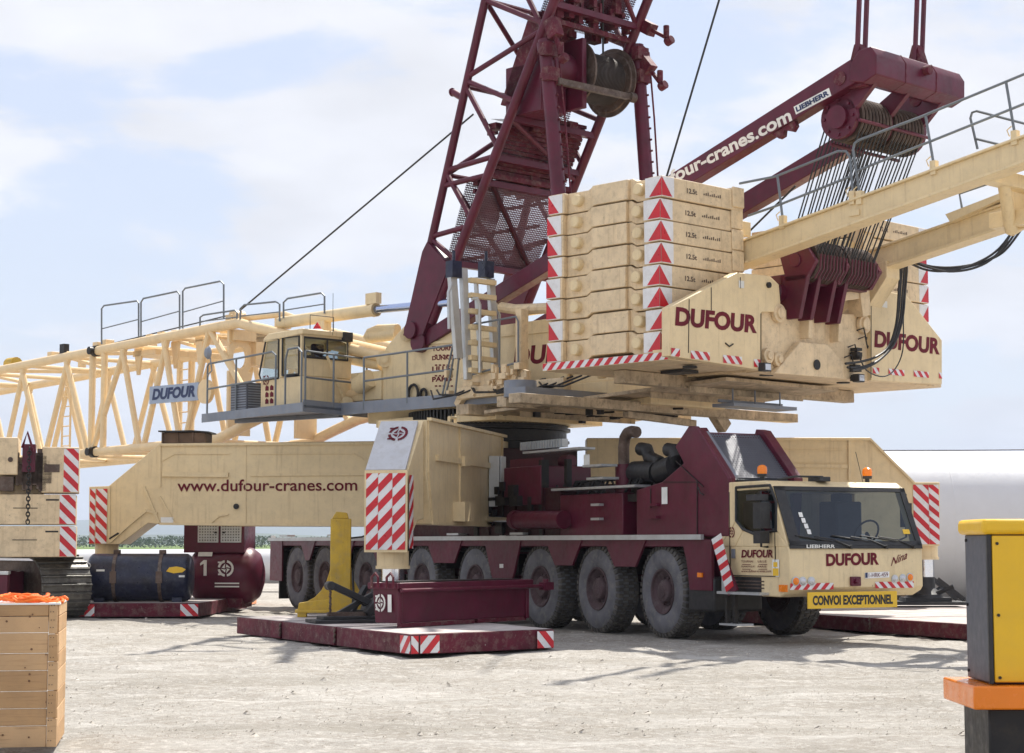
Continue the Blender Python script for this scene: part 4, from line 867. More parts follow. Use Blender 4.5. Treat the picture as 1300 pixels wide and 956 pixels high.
def scr(A, B, m, nm='mesh_panel', y0=MY-.1, y1=-MY+.1):
    q = MB(S); q.quad([(A[0],y0,A[1]),(A[0],y1,A[1]),(B[0],y1,B[1]),(B[0],y0,B[1])],uv=True); q.build(nm,m,mast,smooth=0)
def mid(py, f): v = c1(t1(py))*(1-f)+c2(t2(py))*f; return (v.x, v.z)
scr(mid(224,.93),mid(332,.93),'screeng'); scr(mid(150,.88),mid(222,.88),'screen'); scr(mid(20,.80),mid(-60,.80),'screeng')
scr(mid(-60,.80),mid(-200,.80),'screeng'); scr(mid(226,.45),mid(330,.55),'screen',y1=0)
scr(mid(150,.55),mid(150,.98),'screen','platform_grating'); scr(mid(222,.55),mid(222,1.0),'screen','platform_grating'); scr(mid(20,.5),mid(20,.98),'screen','platform_grating')
q = MB(S)                                                     # slatted guard between winch and foot
for i in range(16):
    a = mid(140+i*5.4,.90); q.box(a[0]-.01,a[0]+.05,-1.05,1.05,a[1]-.035,a[1]+.035)
q.build('slatted_guard','red_w',mast)
scr(mid(140,.84),mid(226,.84),'screen'); scr(mid(226,.86),mid(332,.86),'screen',y0=.35); scr(mid(10,.9),mid(-70,.9),'screen'); scr(mid(60,.45),mid(140,.5),'screen',y0=.2)
q = MB(S); a, b_ = mid(132,.62), mid(12,.62); a2, b2 = mid(132,.86), mid(12,.86)
q.slab([(a[0],1.05,a[1]),(b_[0],1.05,b_[1]),(b2[0],1.05,b2[1]),(a2[0],1.05,a2[1])],(0,-.9,0)); q.build('winch_housing','red_w',mast,bevel=.02)
q = MB(S)
for i in range(4): a = mid(332-i*30,.7); q.beam((a[0],1.1,a[1]),(a[0]-.1,-1.1,a[1]+.5),.06,.07)
q.build('inner_brace','red',mast)
for py in (24,150,222):                                        # dark walkway frames and boxes round the winch
    q = MB(S); a = c2(t2(py)); q.beam((a.x,MY-.05,a.z),(a.x,-MY+.05,a.z),.08,.10)
    for i in range(14): y = random.uniform(-1.1,1.0); dx=random.uniform(0,.9); q.box(a.x+dx,a.x+dx+random.uniform(.06,.25),y,y+random.uniform(.06,.3),a.z-.12,a.z+random.uniform(0,.22))
    q.build('platform_frame','red_w',mast)
q = MB(S)
for i in range(26): y = random.uniform(-1.1,1.0); v = c2(t2(random.uniform(-10,25))); q.box(v.x,v.x+random.uniform(.05,.5),y,y+random.uniform(.04,.2),v.z,v.z+random.uniform(.05,.45))
q.build('valve_cluster','red_w',mast)
# winch on the mast
wc = S.Y(752,100,-.5)
winch = part_empty('winch', mast, S.w((wc.x,-.2,wc.z)))
q = MB(S); q.lathe((wc.x,-1.08,wc.z),(0,1,0),[(.66,0),(.70,.03),(.70,.06),(.62,.07),(.60,.10),(.48,.11),(.47,1.12),(.62,1.14),(.68,1.15),(.68,1.20),(.2,1.21)],40); q.build('winch_drum','rust',winch)
q = MB(S)
for i in range(26): y = -.95+i*.0385; q.lathe((wc.x,y,wc.z),(0,1,0),[(.47,0),(.496,.012),(.496,.026),(.47,.038)],32)
q.build('wound_rope','wound',winch)
q = MB(S); q.tube((wc.x,.14,wc.z),(wc.x,.9,wc.z),.36,20); q.box(wc.x-.5,wc.x+.5,.18,.30,wc.z-.8,wc.z+.6); q.box(wc.x-.1,wc.x+.9,.35,1.05,wc.z-.9,wc.z+.1); q.build('winch_motor','red',winch,bevel=.02)
q = MB(S); a, c = S.X(708,103,wc.x-.75), S.X(803,124,wc.x-.75); q.beam(a,c,.10,.12); q.tube(c-Vector((0,-.1,0)),c+Vector((0,-.05,0)),.10,12); q.build('spooling_bar','rust',winch)
q = MB(S); q.path([wc+Vector((-.3,0,.45)), S.Y(765,0,-.2), S.Y(775,-60,-.2)], .022); q.build('winch_rope','rope',winch)
q = MB(S); a = S.Y(575,117,1.2); q.tube(a, c1(t1(125))+Vector((0,0,0)), .07, 12); q.tube(a+Vector((.03,0,0)),a,.09,12); q.build('stub_tube','red',mast)
# hanging posts each side
for s_, a, c in ((1,(693,60),(709,247)),(-1,(809,66),(821,235))):
    q = MB(S); A, B = S.Y(*a,s_*1.32), S.Y(*c,s_*1.32); q.tube(A+(A-B)*.05, B+(B-A)*.5, .14, 16); q.tube(A+(A-B)*.03,A-(A-B)*.02,.17,14); po = q.build('hanging_post','red',crane)
    q = MB(S)
    for t in (.03,.2): v = A+(B-A)*t; q.box(v.x-.20,v.x-.02,v.y-.12,v.y+.2,v.z-.12,v.z+.14); q.tube(v-Vector((0,0,.05)),v+Vector((0,0,.06)),.165,16)
    for i in range(16): v = A+(B-A)*(i/12); q.tube(v+Vector((-.14,-.05,0)), v+Vector((-.17,-.05,0)), .025, 6)
    q.path([A+Vector((-.15,-.18,0)),A+(B-A)*.5+Vector((-.17,-.18,0)),B+Vector((-.15,-.18,0))],.02)
    q.build('post_fitting','red_w',po)
q = MB(S)
for a, c in (((812,30),(846,48)),((815,75),(838,105)),((700,25),(712,70))):
    A, B = S.Y(*a,-1.35), S.Y(*c,-1.35)
    if a[0] < 750: A, B = S.Y(*a,1.3), S.Y(*c,1.3)
    q.beam(A, lerp(A,B,.5), .22, .25); q.beam(A,B,.08,.07); q.tube(B,B+Vector((0,0,.25)),.06,10); q.tube(B-Vector((0,0,.1)),B+Vector((-.15,0,-.05)),.09,10)
q.split('rope_guide','red_w',mast,bevel=.01)
# ---------------------------------------------------------------- support arms up to the crosshead
aL, aH = Vector((.75,0,5.60)), Vector((-10.08,0,9.28))
dA = (aH-aL).normalized(); nA = Vector((-dA.z,0,dA.x)); nA = nA if nA.z > 0 else -nA
for s_ in (1,-1):
    y0 = 1.1*s_; q = MB(S)
    A, B = Vector((aL.x,y0,aL.z)), Vector((aH.x,y0,aH.z)); h0, h1, w = .15, .20, .13
    q.hexa([A-nA*h0+Vector((0,-w,0)),A-nA*h0+Vector((0,w,0)),A+nA*h0+Vector((0,w,0)),A+nA*h0+Vector((0,-w,0)),B-nA*h1+Vector((0,-w,0)),B-nA*h1+Vector((0,w,0)),B+nA*h1+Vector((0,w,0)),B+nA*h1+Vector((0,-w,0))])
    q.tube(A+Vector((0,-.2,0)),A+Vector((0,.2,0)),.22,16)
    arm = q.build('support_arm','red',crane,bevel=.012)
    q = MB(S); v = B-dA*1.9; q.slab([v-nA*.2,v-nA*.34+dA*.1,v-nA*.34+dA*.2,v-nA*.25+dA*.25,v-nA*.36+dA*.4,v-nA*.3+dA*.5,v-nA*.2+dA*.5],(0,.1,0)); v = B-dA*.30; q.tube(v+Vector((0,-.15,0)),v+Vector((0,.15,0)),.12,20); q.split('arm_lug','red_w',arm)
    if s_ > 0:
        yy = y0+w+.004
        q = MB(S); o = Y(781,272,yy); e = Y(1006,153,yy); q.text('www.dufour-cranes.com', o, e-o, nA*.25, bold=.03); q.build('arm_lettering','textw',arm,smooth=0)
        o = Y(1010.5,145.5,yy); e = Y(1055.5,121.5,yy); q = MB(S); q.quad([o,e,e+nA*.15,o+nA*.15],1); q.text('LIEBHERR', lerp(o,e,.04)+nA*.03, (e-o)*.92, nA*.095, 0, bold=.05, lift=(0,.004,0)); q.build('arm_badge',['textb','paper'],arm,smooth=0)
q = MB(S); q.beam((-5.3,1.0,7.55),(-5.3,-1.0,7.55),.08,.08); q.beam((-2.5,1.0,6.6),(-2.5,-1.0,6.6),.08,.08); q.box(-5.35,-5.2,-.5,-.3,7.58,7.7); q.split('arm_tie','red',crane)
q = MB(S); HX = aH.x-.12; sec = [(.20,-.20),(.18,.08),(.0,.28),(-.24,.30),(-.34,.14),(-.33,-.18),(-.08,-.28)]
q.slab([(HX+a,1.26,9.30+b) for a,b in sec],(0,-2.62,0)); head = q.build('crosshead','red',crane,bevel=.02)
q = MB(S)
for y in (.4,-.5): q.slab([(HX+a*1.008-.005,y,9.30+b*1.008) for a,b in sec],(0,.02,0))
q.tube((HX-.33,-.15,9.42),(HX-.44,-.15,9.42),.08,12)
q.build('crosshead_seam','red_w',head)
uc = S.Y(1068,150,.95); UX, UZ = uc.x, uc.z
q = MB(S)
for y in (.98,.02,-.98): 
    q.tube((UX,y-.05,UZ),(UX,y+.05,UZ),.36,24); q.slab([(UX+.32,y-.05,UZ+.1),(UX-.35,y-.05,UZ+.1),(HX-.22,y-.05,9.12),(HX+.16,y-.05,9.12)],(0,.1,0))
q.tube((UX,1.08,UZ),(UX,-1.08,UZ),.12,14)
for y in (1.0,): q.tube((UX,y,UZ),(UX,y+.1,UZ),.2,16)
q.path([(UX+.2,1,UZ-.42),(UX+.2,-1,UZ-.42)],.03); q.path([(UX-.4,1,UZ-.1),(UX-.4,-1,UZ-.1)],.03)
for i in range(8): a = i*math.pi/4; q.tube((UX+.29*math.cos(a),1.03,UZ+.29*math.sin(a)),(UX+.29*math.cos(a),1.06,UZ+.29*math.sin(a)),.03,8)
ublk = q.build('upper_pulley_block','red',crane)
NS = 18
def sheaves(cx, cz, r, mt, par, y0=.88):
    for i in range(NS):
        y = y0-(2*y0)*(i+.5)/NS + (-.035 if i >= NS/2 else .035)
        q = MB(S); q.lathe((cx,y-.03,cz),(0,1,0),[(r*.5,.012),(r-.06,.012),(r,0),(r,.01),(r-.03,.03),(r,.05),(r,.06),(r-.06,.048),(r*.5,.048)],36); q.build('pulley',mt,par)
sheaves(UX, UZ, .40, 'rust', ublk)
lc = S.Y(1013,331,.9); LXc, LZ = lc.x, lc.z
q = MB(S)
for y in (.92,.02,-.92):
    q.slab([(LXc+.35,y-.05,LZ+.15),(LXc-.2,y-.05,LZ+.28),(LXc-.42,y-.05,LZ-.05),(LXc-.2,y-.05,LZ-.35),(LXc+.2,y-.05,LZ-.35)],(0,.1,0))
q.box(LXc-.1,LXc+.35,-.95,.95,LZ-.38,LZ-.22); q.tube((LXc,1.0,LZ),(LXc,-1.0,LZ),.12,12)
for y in (.75,-.02): q.slab([(LXc+.25,y-.2,LZ-.25),(LXc-.25,y-.2,LZ-.25),(LXc-.05,y-.2,4.95+.35),(LXc+.45,y-.2,4.95+.35)],(0,.1,0)); q.slab([(LXc+.25,y+.12,LZ-.25),(LXc-.25,y+.12,LZ-.25),(LXc-.05,y+.12,5.3),(LXc+.45,y+.12,5.3)],(0,.1,0))
q.slab([(LXc+.3,.9,LZ-.2),(LXc+1.0,.8,LZ-.2),(LXc+.8,.8,LZ-.5),(LXc+.3,.9,LZ-.6)],(0,-1.7,0))
lblk = q.build('lower_pulley_block','red',crane,bevel=.01)
sheaves(LXc, LZ, .38, 'rust', lblk, .82)
q = MB(S)
for i in range(NS):
    y = .82-1.64*(i+.5)/NS + (-.035 if i >= NS/2 else .035); q.path([(LXc-.42,y,LZ+.08),(LXc-.40,y,LZ-.16),(LXc-.28,y,LZ-.32)],.018,5)
q.build('rope_guard','red',lblk)
q = MB(S)
for i in range(NS):
    yu = .88-1.76*(i+.5)/NS + (-.035 if i >= NS/2 else .035); yl = .82-1.64*(i+.5)/NS + (-.035 if i >= NS/2 else .035); j = yl-(.085 if i < NS-1 else 0)
    q.tube((UX-.38,yu,UZ-.08),(LXc-.36,yl+random.uniform(-.05,.05),LZ+.10),.013,6); q.tube((UX+.38,yu,UZ-.05),(LXc+.36,j+random.uniform(-.06,.06),LZ+.10),.013,6)
q.build('hoist_ropes','rope',crane)
for s_, px in ((1,1094),(-1,1167)):                            # pendant bars going up from the head
    A = S.Y(px-2,78,s_*1.05); B = S.Y(px+1,0,s_*1.05)
    for dy in (.105,-.105):
        q = MB(S); q.beam(A+Vector((0,dy,-.2)), A+(B-A)*7+Vector((0,dy,0)), .05, .07, (1,0,0)); q.build('pendant_bar','red',crane)
    q = MB(S); q.slab([A+Vector((.16,-.1,-.45)),A+Vector((-.16,-.1,-.45)),A+Vector((-.17,-.1,-.1)),A+Vector((-.05,-.1,.28)),A+Vector((.05,-.1,.28)),A+Vector((.17,-.1,-.1))],(0,.2,0)); q.tube(A+Vector((0,-.16,-.15)),A+Vector((0,.16,-.15)),.09,12); q.build('pendant_link','red_w',crane,bevel=.01)
# long single ropes
for a, c, y in (((847,222),(913,0),.0),):
    A, B = S.Y(*a,y), S.Y(*c,y); q = MB(S); q.tube(A-(B-A)*.15, A+(B-A)*3, .02, 6); q.build('stay_rope','rope',crane)
A, B = S.Y(300,398,.9), S.Y(601,145,.3); q = MB(S); q.tube(A, B, .02, 6); q.tube(A, (19,.8,bz1(19)+.1), .018, 6); q.build('stay_rope','rope',crane)
A = S.Y(945,300,.6); B = S.Y(1010,236,.6); q = MB(S); q.tube(A,B,.018,6); q.build('stay_rope','rope',crane)
# ---------------------------------------------------------------- ballast tray and boxes at the rear
q = MB(S)
for s_ in (1,-1): q.box(-8.3,-5.45,s_*1.6 if s_>0 else -3.88,3.88 if s_>0 else -1.6,4.42,4.555)
q.box(-8.28,-6.0,-1.6,1.6,4.38,4.5)
tray = q.split('ballast_tray','cream_w',crane,bevel=.012)[0]
q = MB(S); q.hatch((-5.47,3.883,4.43),(-2.83,0,0),(0,0,.12),.22,1,n=(0,1,0)); q.build('reflector',['refl_w','refl_r'],tray,smooth=0)
q = MB(S)
for y in (3.0,1.0,-1.2): q.tube((-8.0,y,4.40),(-8.0,y,4.36),.12,10)
q.box(-7.5,-7.0,2.2,2.6,4.36,4.41); q.split('tray_fitting','dark',tray)
RX = -8.5
boxn = [(850,452),(850,390),(936,346),(977,350),(989,361),(992,396),(967,396),(967,470)]
q = MB(S); q.slab([X(a,b,RX) for a,b in boxn],(.17,0,0)); bx1 = q.build('ballast_box','cream',crane,bevel=.012)
q = MB(S); q.box(RX+.17,-7.95,2.0,3.86,4.555,4.60); q.build('box_shelf','cream',bx1)
q = MB(S)
for a, c in (((903,365),(903,394)),((875,380),(874,448)),((940,352),(940,366)),((966,398),(966,468))):
    a, c = X(*a,RX-.004), X(*c,RX-.004); q.beam(a,c,.012,.008,(1,0,0))
c = X(975,362,RX); q.tube(c,c-Vector((.04,0,0)),.05,12); c = X(926,440,RX-.01); q.path([c+Vector((0,.1,.05)),c,c+Vector((0,-.1,.05))],.012)
q.build('box_seam','dark',bx1)
q = MB(S); ftext(q,'DUFOUR',857,413.5,961,423.5,24.5,S,'X',RX-.005,bold=.045,shear=.08); q.build('box_lettering','text',bx1,smooth=0)
q = MB(S); ce = X(938,365,RX-.006); q.quad([ce,ce+Vector((0,-.14,0)),ce+Vector((0,-.14,.12)),ce+Vector((0,0,.12))]); q.build('notice','paper',bx1,smooth=0)
for a, w in ((852,11),(877,24),(918,24),(957,8)):
    q = MB(S); o = X(a,452+(a-852)*.13,RX-.004); e = X(a+w,452+(a+w-852)*.13,RX-.004); q.hatch(o,(0,e.y-o.y,0),(0,0,.13),.21,-1 if a > 860 else 1,n=(-1,0,0)); q.build('reflector',['refl_w','refl_r'],bx1,smooth=0)
boxf = [(1106,483),(1105,378),(1099,371),(1101,366),(1112,368),(1150,374),(1196,432),(1196,488)]
q = MB(S); q.slab([X(a,b,RX) for a,b in boxf],(.17,0,0)); q.box(RX+.17,-7.95,-3.86,-2.0,4.555,4.60); bx2 = q.build('ballast_box','cream',crane,bevel=.012)
q = MB(S); ftext(q,'DUFOUR',1110,441,1193,450.5,22,S,'X',RX-.005,bold=.045,shear=.08); q.build('box_lettering','text',bx2,smooth=0)
q = MB(S); ce = X(1120,390,RX-.006); q.quad([ce,ce+Vector((0,-.16,0)),ce+Vector((0,-.16,.12)),ce+Vector((0,0,.12))]); q.build('notice','paper',bx2,smooth=0)
q = MB(S); c = X(1100,381,RX); q.tube(c,c-Vector((.04,0,0)),.07,14)
a, c = X(1106,372,RX-.004), X(1106,480,RX-.004); q.beam(a,c,.012,.008,(1,0,0)); q.build('box_seam','dark',bx2)
for a, w in ((1108,8),(1128,20),(1160,19),(1192,4)):
    q = MB(S); o = X(a,474+(a-1108)*.075,RX-.004); e = X(a+w,474+(a+w-1108)*.075,RX-.004); q.hatch(o,(0,e.y-o.y,0),(0,0,.11),.21,-1,n=(-1,0,0)); q.build('reflector',['refl_w','refl_r'],bx2,smooth=0)
q = MB(S)                                                     # rear frame between the boxes
q.slab([X(a,b,-8.42) for a,b in ((967,472),(967,395),(1000,393),(1086,399),(1106,380),(1106,484))],(.35,0,0))
q.slab([X(a,b,-8.55) for a,b in ((984,474),(1016,434),(1051,437),(1071,461),(1071,481))],(.13,0,0))
rf = q.build('rear_frame','cream_w',crane,bevel=.015)
q = MB(S)
for px, py, r in ((986,398,.10),(1094,412,.11),(972,452,.07),(985,457,.06)): c = X(px,py,-8.43); q.tube(c,c-Vector((.08,0,0)),r+.06,18); q.tube(c,c-Vector((.12,0,0)),r,18)
a, c = X(1058,378,-8.5), X(1090,374,-8.5); q.beam(a,c,.15,.15,(0,0,1)); q.path([X(1048,366,-8.3),X(1060,356,-8.3),X(1085,352,-8.3)],.08,8)
q.slab([X(a,b,-8.6) for a,b in ((1092,372),(1104,366),(1106,400),(1096,402))],(.3,0,0)); q.split('frame_boss','cream_w',rf,bevel=.01)
q = MB(S); c = X(1037,463,-8.56); q.tube(c,c-Vector((.012,0,0)),.09,20)
for i in range(4): a = X(1055+random.random()*35,400+random.random()*60,-8.47); q.path([a,a+Vector((-.08,-.1,.05)),a+Vector((-.06,-.2,-.15)),a+Vector((0,-.3,-.1))],.014,5)
c = X(1084,466,-8.5)
for i in range(10): dz = random.uniform(-.25,.3); q.box(c.x-random.uniform(.05,.12),c.x+.05,c.y-random.uniform(.02,.15),c.y+random.uniform(.0,.08),c.z+dz,c.z+dz+random.uniform(.03,.1))
q.split('rear_pipe','dark',rf)
for px, py in ((973,466),(1092,480)):
    q = MB(S); c = X(px,py,-8.6); q.box(c.x-.03,c.x+.1,c.y-.09,c.y+.09,c.z-.07,c.z+.07,1); q.box(c.x-.04,c.x-.03,c.y-.07,c.y+.07,c.z-.05,c.z+.05,0); q.build('work_lamp',['lens','black'],rf)
q = MB(S); a = S.Y(985,373,.95); q.tube(a+Vector((-.1,.15,0)),a+Vector((-.1,-1.5,0)),.15,20,m=0); q.tube(a+Vector((-.1,.15,0)),a+Vector((-.1,.28,0)),.135,20,m=1); q.build('pivot_pin',['red','chrome'],rf)
q = MB(S)
for y in (.5,-.35): q.slab([(-8.35,y,5.0),(-8.6,y,5.0),(-8.62,y,5.35),(-8.45,y,5.5),(-8.3,y,5.3)],(0,.1,0))
q.split('pin_bracket','cream_w',rf)
# ---------------------------------------------------------------- guide beams to the rear with handrails
gz = lambda x: 6.43+(-8.05-x)*.1777
for s_ in (1,-1):
    y = 1.5*s_; q = MB(S); dz = 0 if s_ > 0 else .02
    P = lambda x, dy, dzz: (x, y+dy, gz(x)+dzz+dz)
    for (w, z0, z1) in ((.13,-.17,.17),(.19,-.22,-.17),(.19,.17,.21)):
        q.hexa([P(-7.0,-w,z0),P(-7.0,w,z0),P(-7.0,w,z1),P(-7.0,-w,z1),P(-16.5,-w,z0),P(-16.5,w,z0),P(-16.5,w,z1),P(-16.5,-w,z1)])
    gb = q.build('guide_beam','cream_b' if False else 'cream',crane,bevel=.01)
    q = MB(S)
    q.slab([(-7.4,y-.2,6.25),(-8.9,y-.2,6.5),(-8.9,y-.2,6.2),(-8.4,y-.2,5.6),(-7.6,y-.2,5.5)] if s_<0 else [(-6.6,y-.2,6.0),(-7.7,y-.2,6.2),(-7.7,y-.2,5.6),(-6.6,y-.2,5.4)],(0,.4,0))
    q.box(-7.9,-7.3,y-.25,y+.25,6.75,7.0); q.split('beam_bracket','cream',gb,bevel=.01)
    if s_ > 0:
        G1 = gb
        q = MB(S); yy = 1.62
        for L in ([(939,233),(985,224),(1064,192),(1074,192),(1079,200),(1083,249)],[(950,274),(987,261),(1080,224)],[(987,224),(994,281)],[(1092,250),(1083,190),(1085,182),(1090,178),(1170,148),(1320,86)],[(1088,217),(1320,124)],[(1175,147),(1186,212)],[(1277,103),(1289,174)]): q.path([Y(a,b,yy) for a,b in L],.022,7)
        q.split('handrail','rail',gb)
        q = MB(S)
        for p in ((994,283),(1083,252),(1092,252),(1186,214),(1289,176)): c = Y(*p,yy); q.box(c.x-.05,c.x+.05,c.y-.05,c.y+.05,c.z-.1,c.z+.12); q.path([c+Vector((.1,0,.05)),c+Vector((.14,0,.15)),c+Vector((.06,0,.2))],.01)
        ce = Y(1085,270,1.636); q.box(ce.x-.1,ce.x+.1,1.63,1.66,ce.z-.05,ce.z+.05)
        q.split('rail_socket','cream',gb)
    else:
        q = MB(S)
        for L in ([(1241,189),(1232,150),(1234,143),(1240,141),(1320,162)],[(1238,176),(1320,196)],[(1222,268),(1218,246),(1256,233)]): q.path([Y(a,b,-1.3) for a,b in L],.022,7)
        q.split('handrail','rail',gb)
        q = MB(S); q.slab([Y(1200,272,-1.2),Y(1275,243,-1.2),Y(1280,248,-1.2),Y(1206,282,-1.2)],(0,-.5,0)); q.split('beam_bracket','cream',gb)
q = MB(S); q.tube(Y(1273,225,.9),Y(1284,294,.2),.10,12); q.tube(Y(1284,294,.2),(Y(1284,294,.2).x,-1.4,gz(-12)),.08,10); q.beam((-12.6,1.4,gz(-12.6)-.1),(-12.6,-1.4,gz(-12.6)-.1),.25,.22); q.beam((-13.3,1.4,gz(-13.3)),(-12.0,-1.4,gz(-12.0)),.16,.16)
q.tube((-12.45,.1,gz(-12.4)-.35),(-12.45,.0,gz(-12.4)-.35),.38,24); q.box(-12.9,-12.0,-.2,.35,gz(-12.4)-.7,gz(-12.4)-.45)
q.build('cross_brace','cream',G1,bevel=.01)
for k, off in enumerate((0,.05,-.05,.09)):                       # black hoses
    q = MB(S)
    pts = [(1296,285),(1272,318),(1245,334),(1210,342),(1180,340),(1155,331),(1149,333),(1148,345),(1146,370),(1143,405),(1134,436),(1118,455),(1098,465),(1079,467)]
    q.path(smooth([X(a,b,-8.9 if i > 5 else -8.9-(5-i)*.25)+Vector((off*.3,off,off*.9*math.sin(i*.9+k))) for i,(a,b) in enumerate(pts)]),.022,8)
    q.build('rubber_hose','black',crane)
q = MB(S); q.path([v for v in smooth([X(a,b,-8.8) for a,b in ((1150,335),(1147,400),(1146,445),(1135,470),(1120,478),(1100,470),(1090,450))])],.012); q.build('rubber_hose','black',crane)
# ================================================================= COUNTERWEIGHT SLABS (each can be lifted off)
SH = .363; SZ0 = 4.56; SX0, SX1 = -8.08, -5.50
def make_slab(sg, label):
    t = thing('counterweight', label, 'counterweight', S.w((-6.8, sg*2.75, SZ0)), group='counterweights stacked at the back of the crane')
    F = lambda a, b: (a, b)
    yo, yi = sg*3.80, sg*1.72
    q = MB(S); z0 = SZ0+.004; z1 = SZ0+SH-.014
    ps = [(SX0,z0),(SX0,z1),(-7.45,z1),(-7.35,z1+.055),(-6.45,z1+.055),(-6.35,z1),(SX1,z1),(SX1,z0),(-6.35,z0),(-6.45,z0+.055),(-7.35,z0+.055),(-7.45,z0)]
    q.slab([(a,yi,b) for a,b in ps],(0,sg*(3.70-1.72),0))
    for a, b, e in ((SX0-.0,-7.78,.0),(-5.87,SX1,.0)): q.box(a,b,min(sg*3.70,yo),max(sg*3.70,yo),z0,z1)
    q.slab([(-7.30,sg*3.70,z0+.055),(-7.30,sg*3.70,z1+.045),(-6.50,sg*3.70,z1+.045),(-6.50,sg*3.70,z0+.055)],(0,sg*.07,0))
    # stepped lip on the rear face
    q.box(SX0-.03,SX0,min(sg*1.72,sg*2.02),max(sg*1.72,sg*2.02),z0+.05,z1+.05); q.slab([(SX0,sg*1.72,z1-.01),(SX0,sg*2.0,z1-.01),(SX0,sg*1.95,z1+.05),(SX0,sg*1.72,z1+.05)],(.3,0,0))
    q.build('cast_body','cream_w',t,bevel=.012)
    for x in (-7.55,-6.15):
        q = MB(S); q.lathe((x,sg*3.70,SZ0+SH*.52),(0,sg,0),[(.10,0),(.10,.10),(.085,.12),(.001,.121)],18); q.build('lifting_bolt','cream',t)
    for xa, xb, nm in ((SX0,SX0+.36,'side'),(SX1,SX1-.33,'edge')):
        q = MB(S); y = yo+sg*.003; a0, a1 = xa, xb
        q.quad([(a0,y,z0+.01),(a1,y,z0+.01),(a1,y,z1-.01),(a0,y,z1-.01)],0); y += sg*.003
        q.quad([(a0,y,z0+.02),(a0+(a1-a0)*.75,y,z0+.02),(a0,y,z1-.02)],1)
        q.build('reflector',['refl_w','refl_r'],t,smooth=0)
    q = MB(S); x = SX0-.003; q.quad([(x,yo,z0+.01),(x,yo-sg*.30,z0+.01),(x,yo-sg*.30,z1-.01),(x,yo,z1-.01)],0); x -= .003
    q.quad([(x,yo,z0+.02),(x,yo-sg*.25,z0+.02),(x,yo,z1-.02)],1); q.build('reflector',['refl_w','refl_r'],t,smooth=0)
    q = MB(S); ys = 3.80-.62 if sg > 0 else -2.25
    q.text('12.5t', (SX0-.004,ys,z0+.13), (0,-.26,0), (0,0,.085), bold=.03)
    q.text('3207085', (SX0-.004,ys-.42,z0+.14), (0,-.44,0), (0,0,.06), bold=.03) if False else None
    q.build('weight_marking','rust',t,smooth=0); q = MB(S)
    for i in range(9): yy = ys-.42-i*.052; h = .03+.03*((i*7) % 3)/2; q.quad([(SX0-.004,yy,z0+.15),(SX0-.004,yy-.032,z0+.15),(SX0-.004,yy-.03,z0+.15+h),(SX0-.004,yy-.004,z0+.15+h*.9)])
    q.build('cast_code','rust',t,smooth=0)
    return t
ordn = ['lowest','second from the bottom','third from the bottom','fourth from the bottom','fourth from the top','third from the top','second from the top','topmost']
for sg, side in ((1,'left counterweight stack nearest the camera'),(-1,'right counterweight stack behind the guide beams')):
    base_slab = make_slab(sg, ''); b0 = base_slab.location.copy()
    for i in range(8):
        t = base_slab if i == 0 else copy_tree(base_slab)
        t.location = b0+Vector((0,0,SH*i))+(S.ex*random.uniform(-.02,.02)+S.ey*random.uniform(-.02,.02)); t.rotation_euler.z = R(random.uniform(-.25,.25))
        t['label'] = f'cream cast counterweight, {ordn[i]} in the {side}'
# ================================================================= THE YARD
def mat_slab(name, label, corners, h, splits, refl, group='burgundy steel mats under the outriggers'):
    """corners: four ground points (near-left.. order A,C,B,D); splits along A->C"""
    A, C, B, D = [Vector((*c, 0)) for c in corners]
    t = thing(name, label, 'mat', (A+C+B+D)/4, group=group)
    n = len(splits)-1
    for i in range(n):
        f0, f1 = splits[i], splits[i+1]; e = .006
        P = [A.lerp(C,f0+e), A.lerp(C,f1-e), D.lerp(B,f1-e), D.lerp(B,f0+e)]
        q = MB(); P2 = [p+Vector((0,0,.015)) for p in P]; q.slab(P2,(0,0,h-.015)); sec = q.build('mat_section','red_w',t,bevel=.012)
        q = MB(); c = (P[0]+P[1]+P[2]+P[3])/4; P3 = [p.lerp(c,.012)+Vector((0,0,h+.004)) for p in P]; q.quad(P3); q.build('dusty_top','dustred',sec,smooth=0)
    q = MB()
    for f in splits[1:-1]:
        p = A.lerp(C,f); d = (D-A).normalized()*-.03
        for k in range(3): q.tube(p+d+Vector((0,0,.06+k*.07)), p+d*1.0+Vector((0.02,0,.12+k*.07)), .018, 6)
    if len(splits) > 2: q.split('mat_link','rust',t)
    for (P, Q, f, w, sl) in refl:
        o = Vector((*P,0)).lerp(Vector((*Q,0)), f); r = (Vector((*Q,0))-Vector((*P,0))).normalized()*w; nn = Vector((r.y,-r.x,0)); nn = nn if nn.y < 0 else -nn
        q = MB(); q.hatch(o+Vector((0,0,.03)), r, (0,0,h-.05), .26, sl, n=nn); q.build('reflector',['refl_w','refl_r'],t,smooth=0)
    return t
A_, C_, B_ = (-4.58,31.6), (-1.35,25.5), (.61,27.07); D_ = (A_[0]+B_[0]-C_[0]+.3, A_[1]+B_[1]-C_[1]+.4)
mat_slab('outrigger_mat','dusty burgundy steel mat in three joined sections, carrying the bin and yellow stand',(A_,C_,B_,D_),.285,(0,.30,.62,1),[((A_),(C_),.95,.33,1),((C_),(B_),.0,.12,-1),((C_),(B_),.06,.32,1),((C_),(B_),.87,.30,-1)])
mat_slab('outrigger_mat','burgundy steel mat lying beneath the dark blue drum at the left, behind the crawler track',((-10.4,38.6),(-6.34,38.75),(-6.1,44.0),(-10.2,43.8)),.29,(0,1),[((-8.9,38.6),(-6.34,38.75),.03,.35,1),((-8.9,38.6),(-6.34,38.75),.84,.36,-1)])
e0 = Vector((5.2,34)); dd = Vector((.384,-.923)); pp = Vector((.923,.384))
g = lambda s, t: tuple(e0+dd*s+pp*t)
